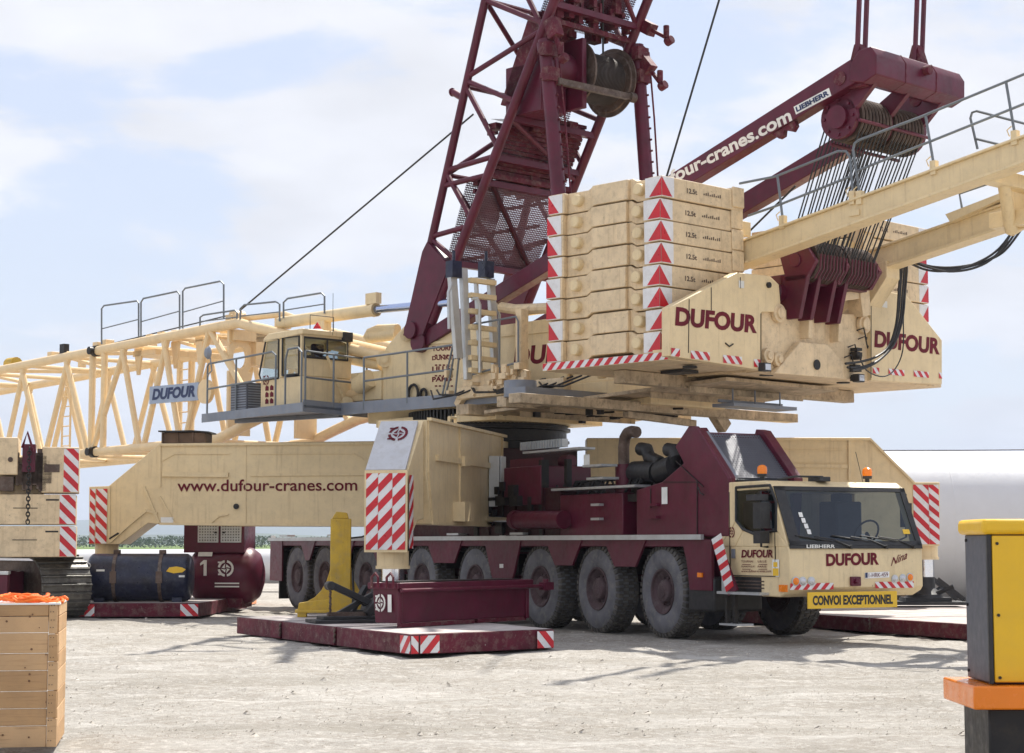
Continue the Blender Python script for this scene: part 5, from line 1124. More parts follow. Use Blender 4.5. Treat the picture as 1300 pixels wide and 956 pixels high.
mat_slab('outrigger_mat','burgundy steel mat beyond the driver cab under the far right outrigger leg',(g(-4.5,0),g(5,0),g(5,6),g(-4.5,6)),.25,(0,.35,.7,1),[])
# ---- burgundy bin on the mat
BN = Frame(-1.64, 27.4, R(55), .285+.01)
bn = thing('steel_bin','long burgundy steel bin with a dark lid standing on the near mat','bin',BN.w((1.6,.4,0)))
q = MB(BN); L, Wd, H = 3.25, .42, .62
for a in (q,):
    a.hexa([(.0,0,.06),(L,0,.06),(L,Wd,.06),(0,Wd,.06),(-.04,-.03,H),(L+.04,-.03,H),(L+.04,Wd+.03,H),(-.04,Wd+.03,H)])
    a.box(-.09,L+.09,-.07,-.02,H-.07,H+.02); a.box(-.09,L+.09,Wd+.02,Wd+.07,H-.07,H+.02); a.box(-.10,-.04,-.07,Wd+.07,H-.07,H+.02); a.box(L+.04,L+.10,-.07,Wd+.07,H-.07,H+.02)
    a.box(-.03,.05,-.04,.0,.03,H-.1); a.box(L-.05,L+.03,-.04,0,.03,H-.1)
q.build('bin_body','red',bn,bevel=.01)
q = MB(BN); q.box(.1,L*.62,.02,Wd-.02,H+.02,H+.04); q.box(L*.5,L*.95,.02,Wd-.02,H+.02,H+.035); q.build('bin_lid','dark',bn)
q = MB(BN); q.tube((-.05,-.10,H-.09),(L+.45,-.10,H-.09),.03,10); q.tube((L+.40,-.10,H-.16),(L+.40,-.10,H+.02),.05,8); q.box(L+.3,L+.55,-.16,-.04,H-.15,H-.03); q.build('lifting_bar','red',bn)
q = MB(BN)
for y in (-.02,.26): q.path([(-.14,y,H-.05),(-.14,y,H+.10),(-.14,y+.05,H+.16),(-.14,y+.12,H+.10),(-.14,y+.12,H-.05)],.02,6)
q.box(-.02,L*.55,-.06,-.0,.0,.06); q.box(L*.6,L,.0,.1,0,.06); q.build('bin_lug','red_w',bn)
q = MB(BN); q.emblem((-.035,.38,.22),(0,-.19,0),(0,0,.26),lift=(-.02,0,0)); q.build('emblem','textw',bn,smooth=0)
q = MB(BN); q.quad([(-.05,.15,.22),(-.05,.08,.22),(-.055,.08,.47),(-.055,.15,.47)]); q.build('notice','paper',bn,smooth=0)
# ---- yellow stand
YS = Frame(-2.85, 31.6, R(4), .29)
ys = thing('support_stand','tall worn yellow steel prop stand with flared gussets standing on the near mat','stand',YS.w((0,0,0)))
q = MB(YS); q.box(-.17,.17,-.14,.14,.1,1.62); q.slab([(-.15,-.1,1.62),(.13,-.1,1.62),(.10,-.1,1.72),(-.08,-.1,1.74)],(0,.2,0)); q.build('post','yellow_w',ys,bevel=.012)
for s_ in (1,-1):
    q = MB(YS); arc = [(s_*.16,.95)]+[(s_*(.16+.52*(1-math.cos(a))),.95-.72*math.sin(a)) for a in [R(k*15) for k in range(1,7)]]+[(s_*.70,.10),(s_*.16,.10)]
    q.slab([(a,-.06,b) for a,b in arc],(0,.12,0)); q.slab([(a,-.16,b) for a,b in arc[-3:]]+[(s_*.16,-.16,.3)],(0,.32,0)); q.build('gusset','yellow_w',ys,bevel=.008)
q = MB(YS); q.box(-.74,.74,-.22,.22,.07,.12); q.box(-.70,-.55,-.2,.2,0,.08); q.box(.5,.66,-.2,.2,0,.08); q.build('base_plate','yellow_w',ys,bevel=.01)
q = MB(YS); q.path([(.17,0,1.3),(.35,-.02,1.32),(.5,-.02,1.38)],.015); q.path([(.2,-.16,.75),(.22,-.2,.4),(.2,-.22,.12)],.02); q.build('hook_chain','dark',ys)
# ---- loose black jack pad beside the bin
JP = Frame(-2.55, 29.2, R(20), .295)
jp = thing('jack_pad','black hydraulic jack pad with folded arms lying on the near mat before the yellow stand','jack',JP.w((0,0,0)))
q = MB(JP); q.box(-.55,.62,-.3,.35,0,.05); q.box(-.4,.5,-.2,.25,.05,.10); q.build('pad_plate','black',jp,bevel=.008)
q = MB(JP); q.beam((-.25,.0,.58),(.55,.05,.22),.14,.10); q.beam((-.1,.1,.12),(.45,.1,.42),.10,.08); q.beam((.3,-.12,.12),(.62,-.1,.5),.16,.12); q.tube((-.25,-.1,.56),(-.25,.12,.56),.07,12); q.build('folded_arm','black',jp,bevel=.012)
q = MB(JP)
for i in range(9): q.tube((-.28+.01*(i%2),-.1,.5-i*.045),(-.27+.01*((i+1)%2),-.09,.455-i*.045),.018,6)
q.box(-.3,.3,-.1,0,.10,.16); q.build('chain','rust',jp)
# ---- dark blue drum and burgundy tank on the left
ND = Frame(-7.72, 39.5, R(2), .31)
nd = thing('steel_drum','long dark blue steel drum with two straps lying on the left mat','drum',ND.w((0,0,0)))
q = MB(ND); q.lathe((-1.05,0,.49),(1,0,0),[(.36,0),(.44,.02),(.485,.07),(.49,.1),(.49,1.98),(.485,2.03),(.44,2.09),(.36,2.12),(.001,2.13)],40); q.box(-.9,-.7,-.3,.3,-.02,.08); q.box(.7,.9,-.3,.3,-.02,.08); q.build('drum_shell','navy',nd)
for x in (-.52,.42):
    q = MB(ND); q.lathe((x,0,.49),(1,0,0),[(.491,0),(.507,0),(.507,.07),(.491,.07)],36); q.box(x-.03,x+.10,-.52,-.49,.38,.62); q.box(x-.03,x+.10,-.1,.05,.98,1.06); q.build('strap','rust',nd)
q = MB(ND); 
q.quad([(-.83,-.478,.62),(-.66,-.478,.62),(-.66,-.47,.66),(-.83,-.47,.66)]); q.path([(-1.0+.05*math.cos(t),-.475,.74+.05*math.sin(t)) for t in [i*math.pi/6 for i in range(13)]],.012,5); q.quad([(.86,-.493,.5),(.98,-.493,.5),(.98,-.49,.54),(.86,-.49,.54)]); q.build('paint_mark','paper',nd,smooth=0)
q = MB(ND); q.quad([(.60,-.486,.62),(.66,-.476,.70),(.80,-.47,.72),(.92,-.472,.70),(1.0,-.48,.66),(.93,-.487,.6),(.75,-.488,.58)]); q.build('yellow_sticker','yellow',nd,smooth=0)
TK = Frame(-6.35, 42.1, R(-8), 0)
tk = thing('fuel_tank','rounded burgundy tank marked 1 with a doored cabinet on top, left of the rear wheels','tank',TK.w((0,0,0)))
q = MB(TK); q.lathe((-.80,0,.80),(1,0,0),[(.001,0),(.3,.03),(.5,.12),(.6,.26),(.63,.34),(.63,1.25),(.60,1.42),(.5,1.55),(.3,1.63),(.001,1.66)],44); tb = q.build('tank_shell','red',tk)
q = MB(TK); q.box(-.35,.15,-.35,.35,0,.22); q.box(-.2,.5,-.4,.4,.10,.3); q.build('tank_foot','red_w',tk)
q = MB(TK); q.box(-.82,.55,-.45,.45,1.30,2.05); q.build('cabinet','red',tk,bevel=.01)
for x in (-.50,.02):
    q = MB(TK); q.box(x,x+.47,-.47,-.45,1.52,1.98); dr = q.build('cabinet_door','alu',tk,bevel=.006)
    q = MB(TK)
    for i in range(7):
        for j in range(7): q.box(x+.04+i*.06,x+.065+i*.06,-.474,-.47,1.56+j*.06,1.585+j*.06)
    q.box(x+.38 if x<-.2 else x+.04,x+.44 if x<-.2 else x+.1,-.485,-.474,1.72,1.76); q.build('door_vent','dark',dr,smooth=0)
q = MB(TK); q.quad([(-.30,-.645,.80),(-.23,-.645,.80),(-.23,-.645,1.14),(-.30,-.645,1.14)]); q.quad([(-.30,-.645,1.14),(-.30,-.645,1.06),(-.38,-.645,1.02),(-.38,-.645,1.07)]); q.emblem((.02,-.648,.78),(.36,0,0),(0,.0,.36))
for i in range(2): q.quad([(-.05,-.625-.0,.62-i*.07),(.5,-.625,.62-i*.07),(.5,-.625,.65-i*.07),(-.05,-.625,.65-i*.07)])
q.build('tank_marking','textw',tk,smooth=0)
q = MB(TK); q.quad([(-.48,-.50,1.22),(-.16,-.50,1.22),(-.16,-.44,1.33),(-.48,-.44,1.33)]); q.build('notice','paper',tk,smooth=0)
dk = MB(Frame(-6.78,47.5,0)); dk.lathe((-.35,0,.75),(1,0,0),[(.3,0),(.45,.05),(.45,.6),(.3,.65)],20); dk.box(-.4,.35,-.4,.4,0,.35); o = dk.build('orange_machine_end','orange',None); tag(o,'small orange drum shape glimpsed between the burgundy tank and the rear wheels','drum'); o.name = 'orange_drum'
q = MB(B2); a = B2.Y(203,563,.1); q.box(a.x+.05,a.x+.98,.1,.75,3.63,3.86); wb = thing('wooden_box','brown plank box under a dark sheet on top of the left outrigger beam','box',B2.w((a.x+.5,.4,3.63))); q.build('box_body','oldwood',wb,bevel=.01)
q = MB(B2)
for i in range(3): q.box(a.x+.04+i*.33,a.x+.07+i*.33,.07,.10,3.63,3.86)
q.build('batten','oldwood',wb); q = MB(B2)
pts = [(a.x-.03,.05),(a.x+.3,.0),(a.x+.7,.04),(a.x+1.08,.02),(a.x+1.06,.8),(a.x+.5,.83),(a.x,.78)]; q.slab([(x,y,3.865+.02*math.sin(x*9)) for x,y in pts],(0,0,.03)); q.build('cover_sheet','dark',wb)
# ---- crawler crane at the left edge
CR = Frame(-8.95, 37.6, R(12))
cr = thing('crawler_crane','cream crawler base at the left edge with striped ballast blocks and a steel track','crawler crane',(-10.5,38.5,0))
cx = lambda px: (px-650)*37.6/2400+8.95
def cz(py): return 1.5+(690-py)*37.6/2400
blocks = [('ballast_block',-60,78,668,707,.0),('ballast_block',-60,77,628,666,.0)]
for i,(nm,a,b_,t_,bt,dy) in enumerate(blocks):
    bt_ = thing('ballast_block', ['lower cream ballast block with a striped end lying above the track of the crawler','upper cream ballast block with a striped end on the crawler, under the chain'][i],'ballast block',CR.w(((cx(a)+cx(b_))/2,.5,cz(bt))),group='ballast blocks on the crawler crane')
    q = MB(CR); q.box(cx(a),cx(98-i),0,1.3,cz(bt),cz(t_)); q.build('block_body','cream_w',bt_,bevel=.015)
    q = MB(CR); q.hatch((cx(b_),-.002,cz(bt)+.01),(cx(98-i)-cx(b_),0,0),(0,0,cz(t_)-cz(bt)-.02),.30,-1,n=(0,-1,0)); q.build('reflector',['refl_w','refl_r'],bt_,smooth=0)
    q = MB(CR); q.box(cx(60),cx(76),-.006,0,cz(t_+8),cz(t_+6)); q.box(cx(20),cx(50),-.006,0,cz(t_+18),cz(t_+17)); q.build('block_seam','dark',bt_)
q = MB(CR); q.box(cx(54),cx(100),.0,1.0,cz(626),cz(568)); q.box(cx(-60),cx(25),-.2,1.0,cz(604),cz(557)); q.box(cx(-60),cx(55),.3,1.2,cz(628),cz(580)); q.box(cx(-60),cx(-5),.5,1.4,cz(755),cz(712))
cb = q.split('carbody','cream_w',cr,bevel=.02)[0]
q = MB(CR); q.hatch((cx(81),-.003,cz(625)),(cx(99.5)-cx(81),0,0),(0,0,cz(570)-cz(625)),.30,-1,n=(0,-1,0)); q.build('reflector',['refl_w','refl_r'],cb,smooth=0)
q = MB(CR); q.box(cx(2),cx(20),-.1,.3,cz(624),cz(606)); q.tube((cx(16),-.22,cz(585)),(cx(16),-.2,cz(585)),.05,12); q.box(cx(57),cx(76),-.01,0,cz(590),cz(600)); 
for i in range(22):
    x = random.uniform(cx(22),cx(55)); q.box(x,x+random.uniform(.05,.25),.0,.3,cz(625)+random.random()*.2,cz(625)+.25+random.random()*.65)
q.build('winch_detail','rust',cb)
q = MB(CR)
for i in range(20):
    z = cz(572)-i*.075; x = cx(39); q.path([(x+(.035 if i%2 else 0)*math.cos(t)+0,-.28+.035*math.sin(t)*(0 if i%2 else 1),z+.05*math.sin(t+ (0 if i%2 else math.pi/2))) for t in [k*math.pi/4 for k in range(9)]],.014,5)
q.build('chain','dark',cr)
q = MB(CR); q.path([(cx(30),-.2,cz(570)),(cx(36),-.25,cz(550)),(cx(44),-.2,cz(575))],.03); q.box(cx(30),cx(46),-.1,.3,cz(600),cz(565)); q.build('hook','red',cr)
ta = R(-48); TD = Vector((math.cos(ta),math.sin(ta),0)); TP = Vector((-TD.y,TD.x,0))
rr = .60; endc = Vector(((88-650)*38.0/2400,38.0,0))-TD*rr+TP*0
TF = Frame(endc.x, endc.y, ta)
path = []
def track_pt(s):
    """s metres along: top run, wrap, bottom run"""
    Ltop = 5.0; arc = math.pi*rr
    if s < Ltop: return (-Ltop+s, rr*2+.02, 0)
    if s < Ltop+arc: th = (s-Ltop)/rr; return (math.sin(th)*rr, rr+.02+math.cos(th)*rr, th)
    return (-(s-Ltop-arc), .02, math.pi)
tr = part_empty('track',cr,endc)
shoes = MB(TF); n = int((5+math.pi*rr+5)/.165)
for i in range(n):
    x, z, th = track_pt(i*.165); c, s_ = math.cos(th), math.sin(th)
    for (l0,l1,h0,h1) in ((-.078,.078,-.02,.025),(-.065,-.03,.02,.06)):
        P = []
        for h in (h0,h1):
            for (l,yy) in ((l0,-.55),(l1,-.55),(l1,.55),(l0,.55)): P.append((x+l*c+h*s_, yy, z-l*s_+h*c))
        shoes.hexa(P)
shoes.build('track_shoes','track',tr,bevel=.006)
q = MB(TF); q.lathe((0,-.3,rr+.02),(0,1,0),[(.3,0),(.53,.02),(.53,.58),(.3,.6)],28); q.box(-5,-.1,-.28,.28,.18,1.14)
for i in range(5): q.lathe((-.95-i*.8,-.3,.25),(0,1,0),[(.1,0),(.2,.02),(.2,.58),(.1,.6)],18)
q.build('track_frame','rust',tr)
q = MB(TF); q.box(-1.3,-.55,-.9,-.32,.35,.95); q.build('drive_box','red',cr,bevel=.04)
q = MB(TF); q.quad([(-.85,-.906,.6),(-.70,-.906,.6),(-.70,-.906,.76),(-.85,-.906,.76)]); q.build('paint_mark','textw',cr,smooth=0)
q = MB(CR); q.box(cx(-60),cx(19),-1.2,-.3,cz(760),cz(728)); q.box(cx(-60),cx(20),-1.22,-.28,cz(728),cz(724),1); o = q.build('steel_case',['red','alu'],None,bevel=.01); tag(o,'burgundy steel case with a pale rim beside the crawler track','case')
# ---- pine crate with orange straps
WC = Frame(-3.33, 14.0, R(10), 0)
wc_ = thing('wooden_crate','pale pine plank crate in the left foreground with orange straps on top','crate',WC.w((-.7,.45,0)))
rng = random.Random(3); q0 = [MB(WC), MB(WC)]; z = .02; k = 0
hs = [.155,.125,.125,.15,.125,.15,.12,.10]
for i, h in enumerate(hs):
    x1 = -.058 + (.0 if i%2 else .0)
    q0[(i*5//3)%2].box(-1.7,-.075,rng.uniform(0,.006),.03,z,z+h-.004)
    q0[(i+1)%2].box(-.03,0,.03,1.0,z,z+h-.004); z += h
z = .02
for i, h in enumerate([.21,.20,.21,.20,.0]):
    if h: q0[i%2].box(-.072,.0-(.006 if i%2 else 0),-.008-(.004*(i%2)),.03,z,z+h-.004); z += h
q0[0].box(-.072,-.012,0,.03,z,1.05)
pt = q0[0].build('plank','wood',wc_,bevel=.004); q0[1].build('plank','wood2',wc_,bevel=.004)
q = MB(WC); q.box(-1.7,.005,-.005,1.05,1.052,1.064); q.build('crate_lid','white',wc_)
q = MB(WC)
for i in range(26):
    x, zz, r = rng.uniform(-1.0,-.08), rng.uniform(.05,1.0), rng.uniform(.004,.009); q.tube((x,-.004,zz),(x,.004,zz),r,9)
q.build('knot','knot',wc_)
q = MB(WC); z = .02
for h in hs:
    for x in (-.06,-.04,-1.2,-1.24): q.tube((x,-.014,z+h*.3),(x,.0,z+h*.3),.0035,6); q.tube((x+.005,-.014,z+h*.75),(x+.005,.0,z+h*.75),.0035,6)
    z += h
q.build('nail','dark',wc_)
st = MB(WC); 
for i in range(26):
    cx_, cy_ = rng.uniform(-.42,-.08), rng.uniform(.1,.6); zz = 1.075+rng.uniform(0,.035)*(1 if cx_ < -.2 else .4); a0 = rng.uniform(0,6.28)
    st.path([(cx_+.09*math.cos(a0+t)*1.4,cy_+.09*math.sin(a0+t),zz+.012*math.sin(3*t+i)) for t in [j*.45 for j in range(9)]],.012,6)
o = st.build('lifting_strap','orangef',None); tag(o,'crumpled heap of bright orange lifting straps on the pine crate','strap')
# ---- yellow and grey machine at the right
YM = Frame(2.99, 12.0, R(0), 0)
ym = thing('generator','bright yellow and grey cabinet machine in the right foreground','generator',YM.w((.9,.5,0)))
q = MB(YM); q.box(.02,1.9,.02,.62,.62,1.56); q.build('cabinet_body','machg',ym,bevel=.012)
q = MB(YM); q.box(-.02,1.95,-.02,.66,1.557,1.655); q.build('cabinet_lid','yellow',ym,bevel=.03)
q = MB(YM); q.box(.045,1.9,-.004,.03,.63,1.55); q.build('front_panel','yellow',ym,bevel=.008)
q = MB(YM); q.box(.012,.037,.0,.03,.62,1.555); q.build('panel_gap','black',ym)
q = MB(YM); q.box(-.12,2.0,-.12,.72,.47,.615); q.build('base_frame','orange',ym,bevel=.012)
q = MB(YM); q.box(.0,1.95,.0,.66,.015,.47); q.build('under_frame','dark',ym,bevel=.015)
q = MB(YM)
for x in (.075,1.2):
    for z in (.66,1.05,1.50): q.tube((x,-.012,z),(x,.0,z),.010,10)
for z in (.67,1.10,1.52): q.tube((.008,.56,z),(.025,.56,z),.010,10)
q.split('screw','dark',ym)
q = MB(YM); q.lathe((.9,-.10,.33),(0,1,0),[(.2,0),(.3,.01),(.33,.05),(.33,.17),(.3,.2),(.2,.2)],30); q.build('tyre','rubber',ym)
# ---- white tower section and blade
q = MB(W); q.lathe((7.6,46.3,1.88),(1,0.0,0),[(1.6,0),(1.85,.0),(1.87,.15),(1.87,26)],72)
o = q.build('tower_section','tower',None); tag(o,'huge white steel turbine tower section lying on the ground at the right, behind the machine','tower section')
q = MB(W); q.path([(7.6,46.3,3.77),(11,46.3,3.775),(13,46.3,3.79),(15.5,46.3,3.8),(18,46.3,3.92),(19,46.3,3.8),(26,46.3,3.78)],.012,5); q.build('safety_line','rust',o)
for k in range(7):
    q = MB(W); q.lathe((10.4+2.9*k,46.3,1.88),(1,0,0),[(1.86,0),(1.874,.004),(1.874,.03),(1.86,.034)],72,caps=False); q.build('weld_seam','tower',o)
q = MB(W)
for x in (9,14.5): q.slab([(x,44.9,.02),(x,47.7,.02),(x,47.3,.9),(x,46.3,.15),(x,45.3,.9)],(.3,0,0))
q.build('cradle','oldwood',o)
q = MB(W); q.lathe((-26,60,.78),(1,.02,0),[(.2,0),(.42,3),(.52,9),(.56,22),(.56,22.5),(.3,22.6)],40)
for x in (-20,-10,-5): q.box(x,x+.4,59.4,60.6,0,.35)
o = q.build('turbine_blade','tower',None); tag(o,'long white turbine blade root lying on the ground far behind the tank','blade')
# ================================================================= GROUND
def gmat():
    m = bpy.data.materials.new('gravel_ground'); m.use_nodes = True; nt = m.node_tree; N = nt.nodes; L = nt.links; b = N['Principled BSDF']; b.inputs['Roughness'].default_value = .95; b.inputs['Specular IOR Level'].default_value = .2
    geo = N.new('ShaderNodeNewGeometry')
    def nz(s, d=6, r=.6, sc=(1,1,1)):
        mp = N.new('ShaderNodeMapping'); mp.inputs['Scale'].default_value = sc; L.new(geo.outputs['Position'], mp.inputs['Vector'])
        n = N.new('ShaderNodeTexNoise'); n.inputs['Scale'].default_value = s; n.inputs['Detail'].default_value = d; n.inputs['Roughness'].default_value = r; L.new(mp.outputs['Vector'], n.inputs['Vector']); return n.outputs['Fac']
    def ramp(f, a, c, v0=0., v1=1.):
        r = N.new('ShaderNodeMapRange'); r.inputs['From Min'].default_value = a; r.inputs['From Max'].default_value = c; r.inputs['To Min'].default_value = v0; r.inputs['To Max'].default_value = v1; L.new(f, r.inputs['Value']); return r.outputs['Result']
    def mix(f, a, c):
        x = N.new('ShaderNodeMix'); x.data_type = 'RGBA'; L.new(f, x.inputs[0])
        for i, q in ((6, a), (7, c)):
            if isinstance(q, tuple): x.inputs[i].default_value = (*q, 1)
            else: L.new(q, x.inputs[i])
        return x.outputs[2]
    col = mix(ramp(nz(.35), .35, .65), (.30,.28,.25), (.43,.41,.38))
    col = mix(ramp(nz(2.2, 8, .7, (1,.8,1)), .45, .7, 0, .7), col, (.27,.24,.20))
    col = mix(ramp(nz(9, 9, .8), .5, .60, 0, .6), col, (.60,.57,.53))
    col = mix(ramp(nz(20, 9, .8), .54, .61, 0, .75), col, (.20,.165,.13))
    col = mix(ramp(nz(1.0, 6, .6, (.16,1.0,1)), .47, .68, 0, .55), col, (.26,.24,.205))
    col = mix(ramp(nz(1.3, 6, .65, (.22,1.3,1)), .56, .70, 0, .6), col, (.60,.58,.55))
    far = N.new('ShaderNodeSeparateXYZ'); L.new(geo.outputs['Position'], far.inputs[0])
    gf = N.new('ShaderNodeMath'); gf.operation = 'MULTIPLY_ADD'; L.new(nz(.01), gf.inputs[0]); gf.inputs[1].default_value = 80; L.new(far.outputs[1], gf.inputs[2])
    grass = mix(ramp(nz(.004, 3), .4, .6), (.10,.16,.035), (.17,.22,.07))
    col = mix(ramp(gf.outputs[0], 150, 175), col, grass)
    L.new(col, b.inputs['Base Color'])
    bp = N.new('ShaderNodeBump'); bp.inputs['Strength'].default_value = .9; bp.inputs['Distance'].default_value = .03; L.new(nz(26, 9, .75), bp.inputs['Height']); L.new(bp.outputs['Normal'], b.inputs['Normal']); return m
M['ground'] = gmat(); M['stone'] = mat('limestone', (.50,.46,.40), .9, var=.25, vscale=6)
def axis(vals):
    out = []
    for a, b, s in vals:
        n = max(1, int(round((b-a)/s))); out += [a+(b-a)*i/n for i in range(n)]
    out.append(vals[-1][1]); return out
xs = axis([(-4000,-1000,1000),(-1000,-100,100),(-100,-20,8),(-20,20,.16),(20,100,8),(100,1000,100),(1000,4000,1000)])
ys_ = axis([(-300,0,50),(0,12,1.2),(12,36,.16),(36,60,.5),(60,200,7),(200,1000,80),(1000,12000,1000)])
def gh(x, y):
    f = max(0, min(1, (y-11)/3))*max(0, min(1, (60-y)/10))
    h = noise.noise(Vector((x*.35,y*.5,0)))*.04+noise.noise(Vector((x*1.4,y*2.2,3)))*.034+noise.noise(Vector((x*4,y*4.5,7)))*.022
    for c, ph in ((3.2,0),(4.9,1.3)):                          # faint wheel ruts across the yard
        d = (y-20-c*1.1)-.12*x+.3*math.sin(x*.22+ph); h -= .05*math.exp(-(d/.22)**2)
    return h*f-.02
import array
nx, ny = len(xs), len(ys_); V = [(x, y, gh(x, y)) for y in ys_ for x in xs]; F = [(j*nx+i, j*nx+i+1, (j+1)*nx+i+1, (j+1)*nx+i) for j in range(ny-1) for i in range(nx-1)]
me = bpy.data.meshes.new('ground'); me.from_pydata(V, [], F); me.materials.append(M['ground']); me.shade_smooth(); o = bpy.data.objects.new('ground', me); bpy.context.scene.collection.objects.link(o); o['kind'] = 'structure'; o['label'] = 'pale dusty gravel yard reaching out to the fields'
# loose stones scattered over the yard
q = MB(W); rg = random.Random(11)
for i in range(9000):
    y = 15+ (rg.random()**1.2)*28; x = rg.uniform(-.30,.30)*y*1.0; s = rg.uniform(.005,.014)*(1 if rg.random() < .95 else rg.uniform(1.6,3.2)); z = gh(x, y)
    P = [Vector((x+s*rg.uniform(.7,1.2)*math.cos(a),y+s*rg.uniform(.7,1.2)*math.sin(a),z+s*rg.uniform(-.2,.1))) for a in (0,1.57,3.14,4.71)]
    T_ = Vector((x+rg.uniform(-.3,.3)*s,y+rg.uniform(-.3,.3)*s,z+s*rg.uniform(.5,.9))); T2 = T_+Vector((s*.4,s*.2,-s*.1)); k = q.v(*P,T_,T2)
    for f in ((0,1,4),(1,2,4),(2,5,4),(2,3,5),(3,0,5),(0,4,5)): q.f([k+a for a in f])
o = q.build('loose_stones','stone',None,smooth=0); tag(o,'loose pale stones scattered over the gravel','stones',kind='stuff')
# far hills and wood
M['hill'] = mat('hill_green', (.06,.085,.05), .95, var=.2, vscale=.004); M['leaf'] = mat('far_foliage', (.045,.075,.03), .9, var=.3, vscale=.3)
def ridge(nm, y0, depth, x0, x1, n, hf, m):
    q = MB(W); rows = 8; I = []
    for j in range(rows+1):
        t = j/rows; I.append([q.v((x0+(x1-x0)*i/n, y0+depth*t, -2+hf(x0+(x1-x0)*i/n)*math.sin(math.pi*t)*(1+.15*noise.noise(Vector((i*.2,j,1)))))) for i in range(n+1)])
    for j in range(rows):
        for i in range(n): q.f((I[j][i],I[j][i+1],I[j+1][i+1],I[j+1][i]))
    o = q.build(nm, m, None); o['kind'] = 'structure'; return o
ridge('hills',6500,2500,-3500,3500,120,lambda x: 98+40*noise.noise(Vector((x*.0011,2,0)))+10*noise.noise(Vector((x*.005,5,0))),'hill')
ridge('nearer_hills',3000,900,-1800,1800,90,lambda x: 20+14*noise.noise(Vector((x*.0024,9,0)))+3*noise.noise(Vector((x*.012,5,0))),'hill')
q = MB(W); rg = random.Random(5)
for i in range(11000):                                          # a far belt of scrub: thousands of leaf clumps
    x = rg.uniform(-215,40); y = 700+rg.uniform(0,40); hh = 3.6+2.4*noise.noise(Vector((x*.09,1,0)))+1.2*noise.noise(Vector((x*.4,4,0))); z = rg.random()**.7*hh; s = rg.uniform(.25,.75)
    k = q.v(*[Vector((x,y,z))+Vector((rg.uniform(-s,s),rg.uniform(-s,s),rg.uniform(-s,s))) for _ in range(4)])
    for f in ((0,1,2),(0,2,3),(0,1,3),(1,2,3)): q.f([k+a for a in f])
o = q.build('far_wood','leaf',None,smooth=0); tag(o,'low dark belt of trees far across the fields','wood',kind='stuff')
q = MB(W); q.box(-5000,5000,-400,10500,-30,400); o = q.build('haze','white',None,smooth=0)
hm = bpy.data.materials.new('haze_air'); hm.use_nodes = True; nt = hm.node_tree; nt.nodes.remove(nt.nodes['Principled BSDF']); pv = nt.nodes.new('ShaderNodeVolumePrincipled'); pv.inputs['Color'].default_value = (.72,.82,1,1); pv.inputs['Density'].default_value = 0.00016; nt.links.new(pv.outputs[0], nt.nodes['Material Output'].inputs['Volume']); o.data.materials.clear(); o.data.materials.append(hm); o['kind'] = 'stuff'; o['label'] = 'pale blue haze softening the far hills'
# ================================================================= SKY, SUN, CAMERA
EL, SAZ = 56, math.atan2(.50,.86)                              # sun behind the crane, a little to the right
sc = bpy.context.scene
w = bpy.data.worlds.new('World'); sc.world = w; w.use_nodes = True; nt = w.node_tree; N = nt.nodes; L = nt.links
bg = N['Background']; sky = N.new('ShaderNodeTexSky'); sky.sky_type = 'NISHITA'; sky.sun_disc = False; sky.sun_elevation = R(EL); sky.sun_rotation = SAZ; sky.dust_density = .6; sky.air_density = 1.3; sky.ozone_density = 2.5
tc = N.new('ShaderNodeTexCoord'); sp = N.new('ShaderNodeSeparateXYZ'); L.new(tc.outputs['Generated'], sp.inputs[0])
zm = N.new('ShaderNodeMath'); zm.operation = 'MAXIMUM'; zm.inputs[1].default_value = .0; L.new(sp.outputs[2], zm.inputs[0])
za = N.new('ShaderNodeMath'); za.operation = 'ADD'; za.inputs[1].default_value = .22; L.new(zm.outputs[0], za.inputs[0])
dv = N.new('ShaderNodeVectorMath'); dv.operation = 'DIVIDE'; cb = N.new('ShaderNodeCombineXYZ'); L.new(za.outputs[0], cb.inputs[0]); L.new(za.outputs[0], cb.inputs[1]); cb.inputs[2].default_value = 1
L.new(tc.outputs['Generated'], dv.inputs[0])
tm = N.new('ShaderNodeMix'); tm.data_type = 'RGBA'; tm.inputs[0].default_value = .75; L.new(sky.outputs[0], tm.inputs[6]); tm.inputs[7].default_value = (3.0,3.15,3.95,1); L.new(cb.outputs[0], dv.inputs[1])
mp = N.new('ShaderNodeMapping'); mp.inputs['Scale'].default_value = (1.0,1.0,.6); mp.inputs['Location'].default_value = (5.3,0.4,0); L.new(dv.outputs[0], mp.inputs['Vector'])
n1 = N.new('ShaderNodeTexNoise'); n1.inputs['Scale'].default_value = 2.3; n1.inputs['Detail'].default_value = 9; n1.inputs['Roughness'].default_value = .56; n1.inputs['Distortion'].default_value = .25; L.new(mp.outputs[0], n1.inputs['Vector'])
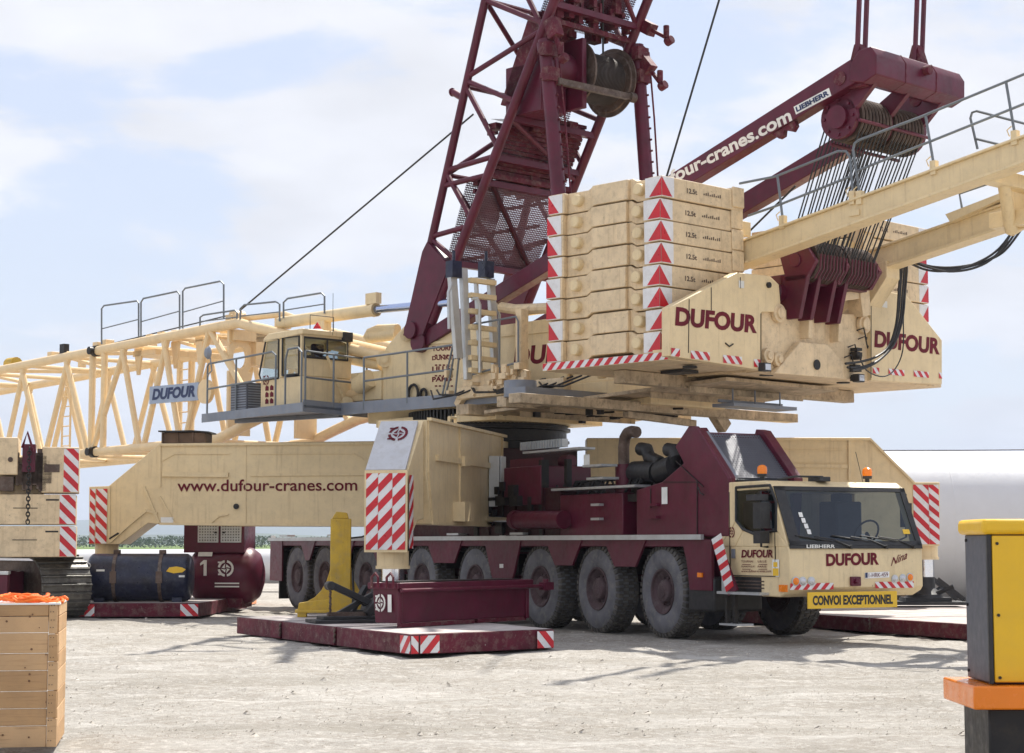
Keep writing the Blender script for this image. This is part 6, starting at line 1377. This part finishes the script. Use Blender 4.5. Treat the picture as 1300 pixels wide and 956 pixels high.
r1 = N.new('ShaderNodeMapRange'); r1.interpolation_type = 'SMOOTHSTEP'; r1.inputs['From Min'].default_value = .43; r1.inputs['From Max'].default_value = .54; r1.inputs['To Min'].default_value = .12; L.new(n1.outputs['Fac'], r1.inputs['Value'])
n2 = N.new('ShaderNodeTexNoise'); n2.inputs['Scale'].default_value = 4.5; n2.inputs['Detail'].default_value = 8; L.new(mp.outputs[0], n2.inputs['Vector'])
r2 = N.new('ShaderNodeMapRange'); r2.inputs['From Min'].default_value = .3; r2.inputs['From Max'].default_value = .7; r2.inputs['To Min'].default_value = .86; r2.inputs['To Max'].default_value = 1.06; L.new(n2.outputs['Fac'], r2.inputs['Value'])
CLOUD = (4.5,4.55,4.8)
cm = N.new('ShaderNodeVectorMath'); cm.operation = 'SCALE'; cm.inputs[0].default_value = CLOUD; L.new(r2.outputs[0], cm.inputs['Scale'])
mx = N.new('ShaderNodeMix'); mx.data_type = 'RGBA'; L.new(r1.outputs[0], mx.inputs[0]); L.new(tm.outputs[2], mx.inputs[6]); L.new(cm.outputs[0], mx.inputs[7])
L.new(mx.outputs[2], bg.inputs['Color']); bg.inputs['Strength'].default_value = .10
sl = bpy.data.lights.new('sun','SUN'); sl.energy = 3.6; sl.angle = R(.53); sl.color = (1,.95,.86); so = bpy.data.objects.new('sun', sl); sc.collection.objects.link(so)
sd = Vector((math.sin(SAZ)*math.cos(R(EL)), math.cos(SAZ)*math.cos(R(EL)), math.sin(R(EL)))); so.rotation_euler = sd.to_track_quat('Z','Y').to_euler()
cam = bpy.data.cameras.new('camera'); cam.sensor_width = 36; cam.lens = FPX*36/1300; cam.clip_end = 20000; cam.clip_start = .1
co = bpy.data.objects.new('camera', cam); co.location = CAM; co.rotation_euler = (math.pi/2+TILT, 0, 0); sc.collection.objects.link(co); sc.camera = co
sc.view_settings.view_transform = 'Standard'; sc.view_settings.look = 'None'; sc.view_settings.gamma = 1; sc.view_settings.exposure = 1.1
sc.render.engine = 'CYCLES'; sc.cycles.transparent_max_bounces = 16; sc.cycles.max_bounces = 8
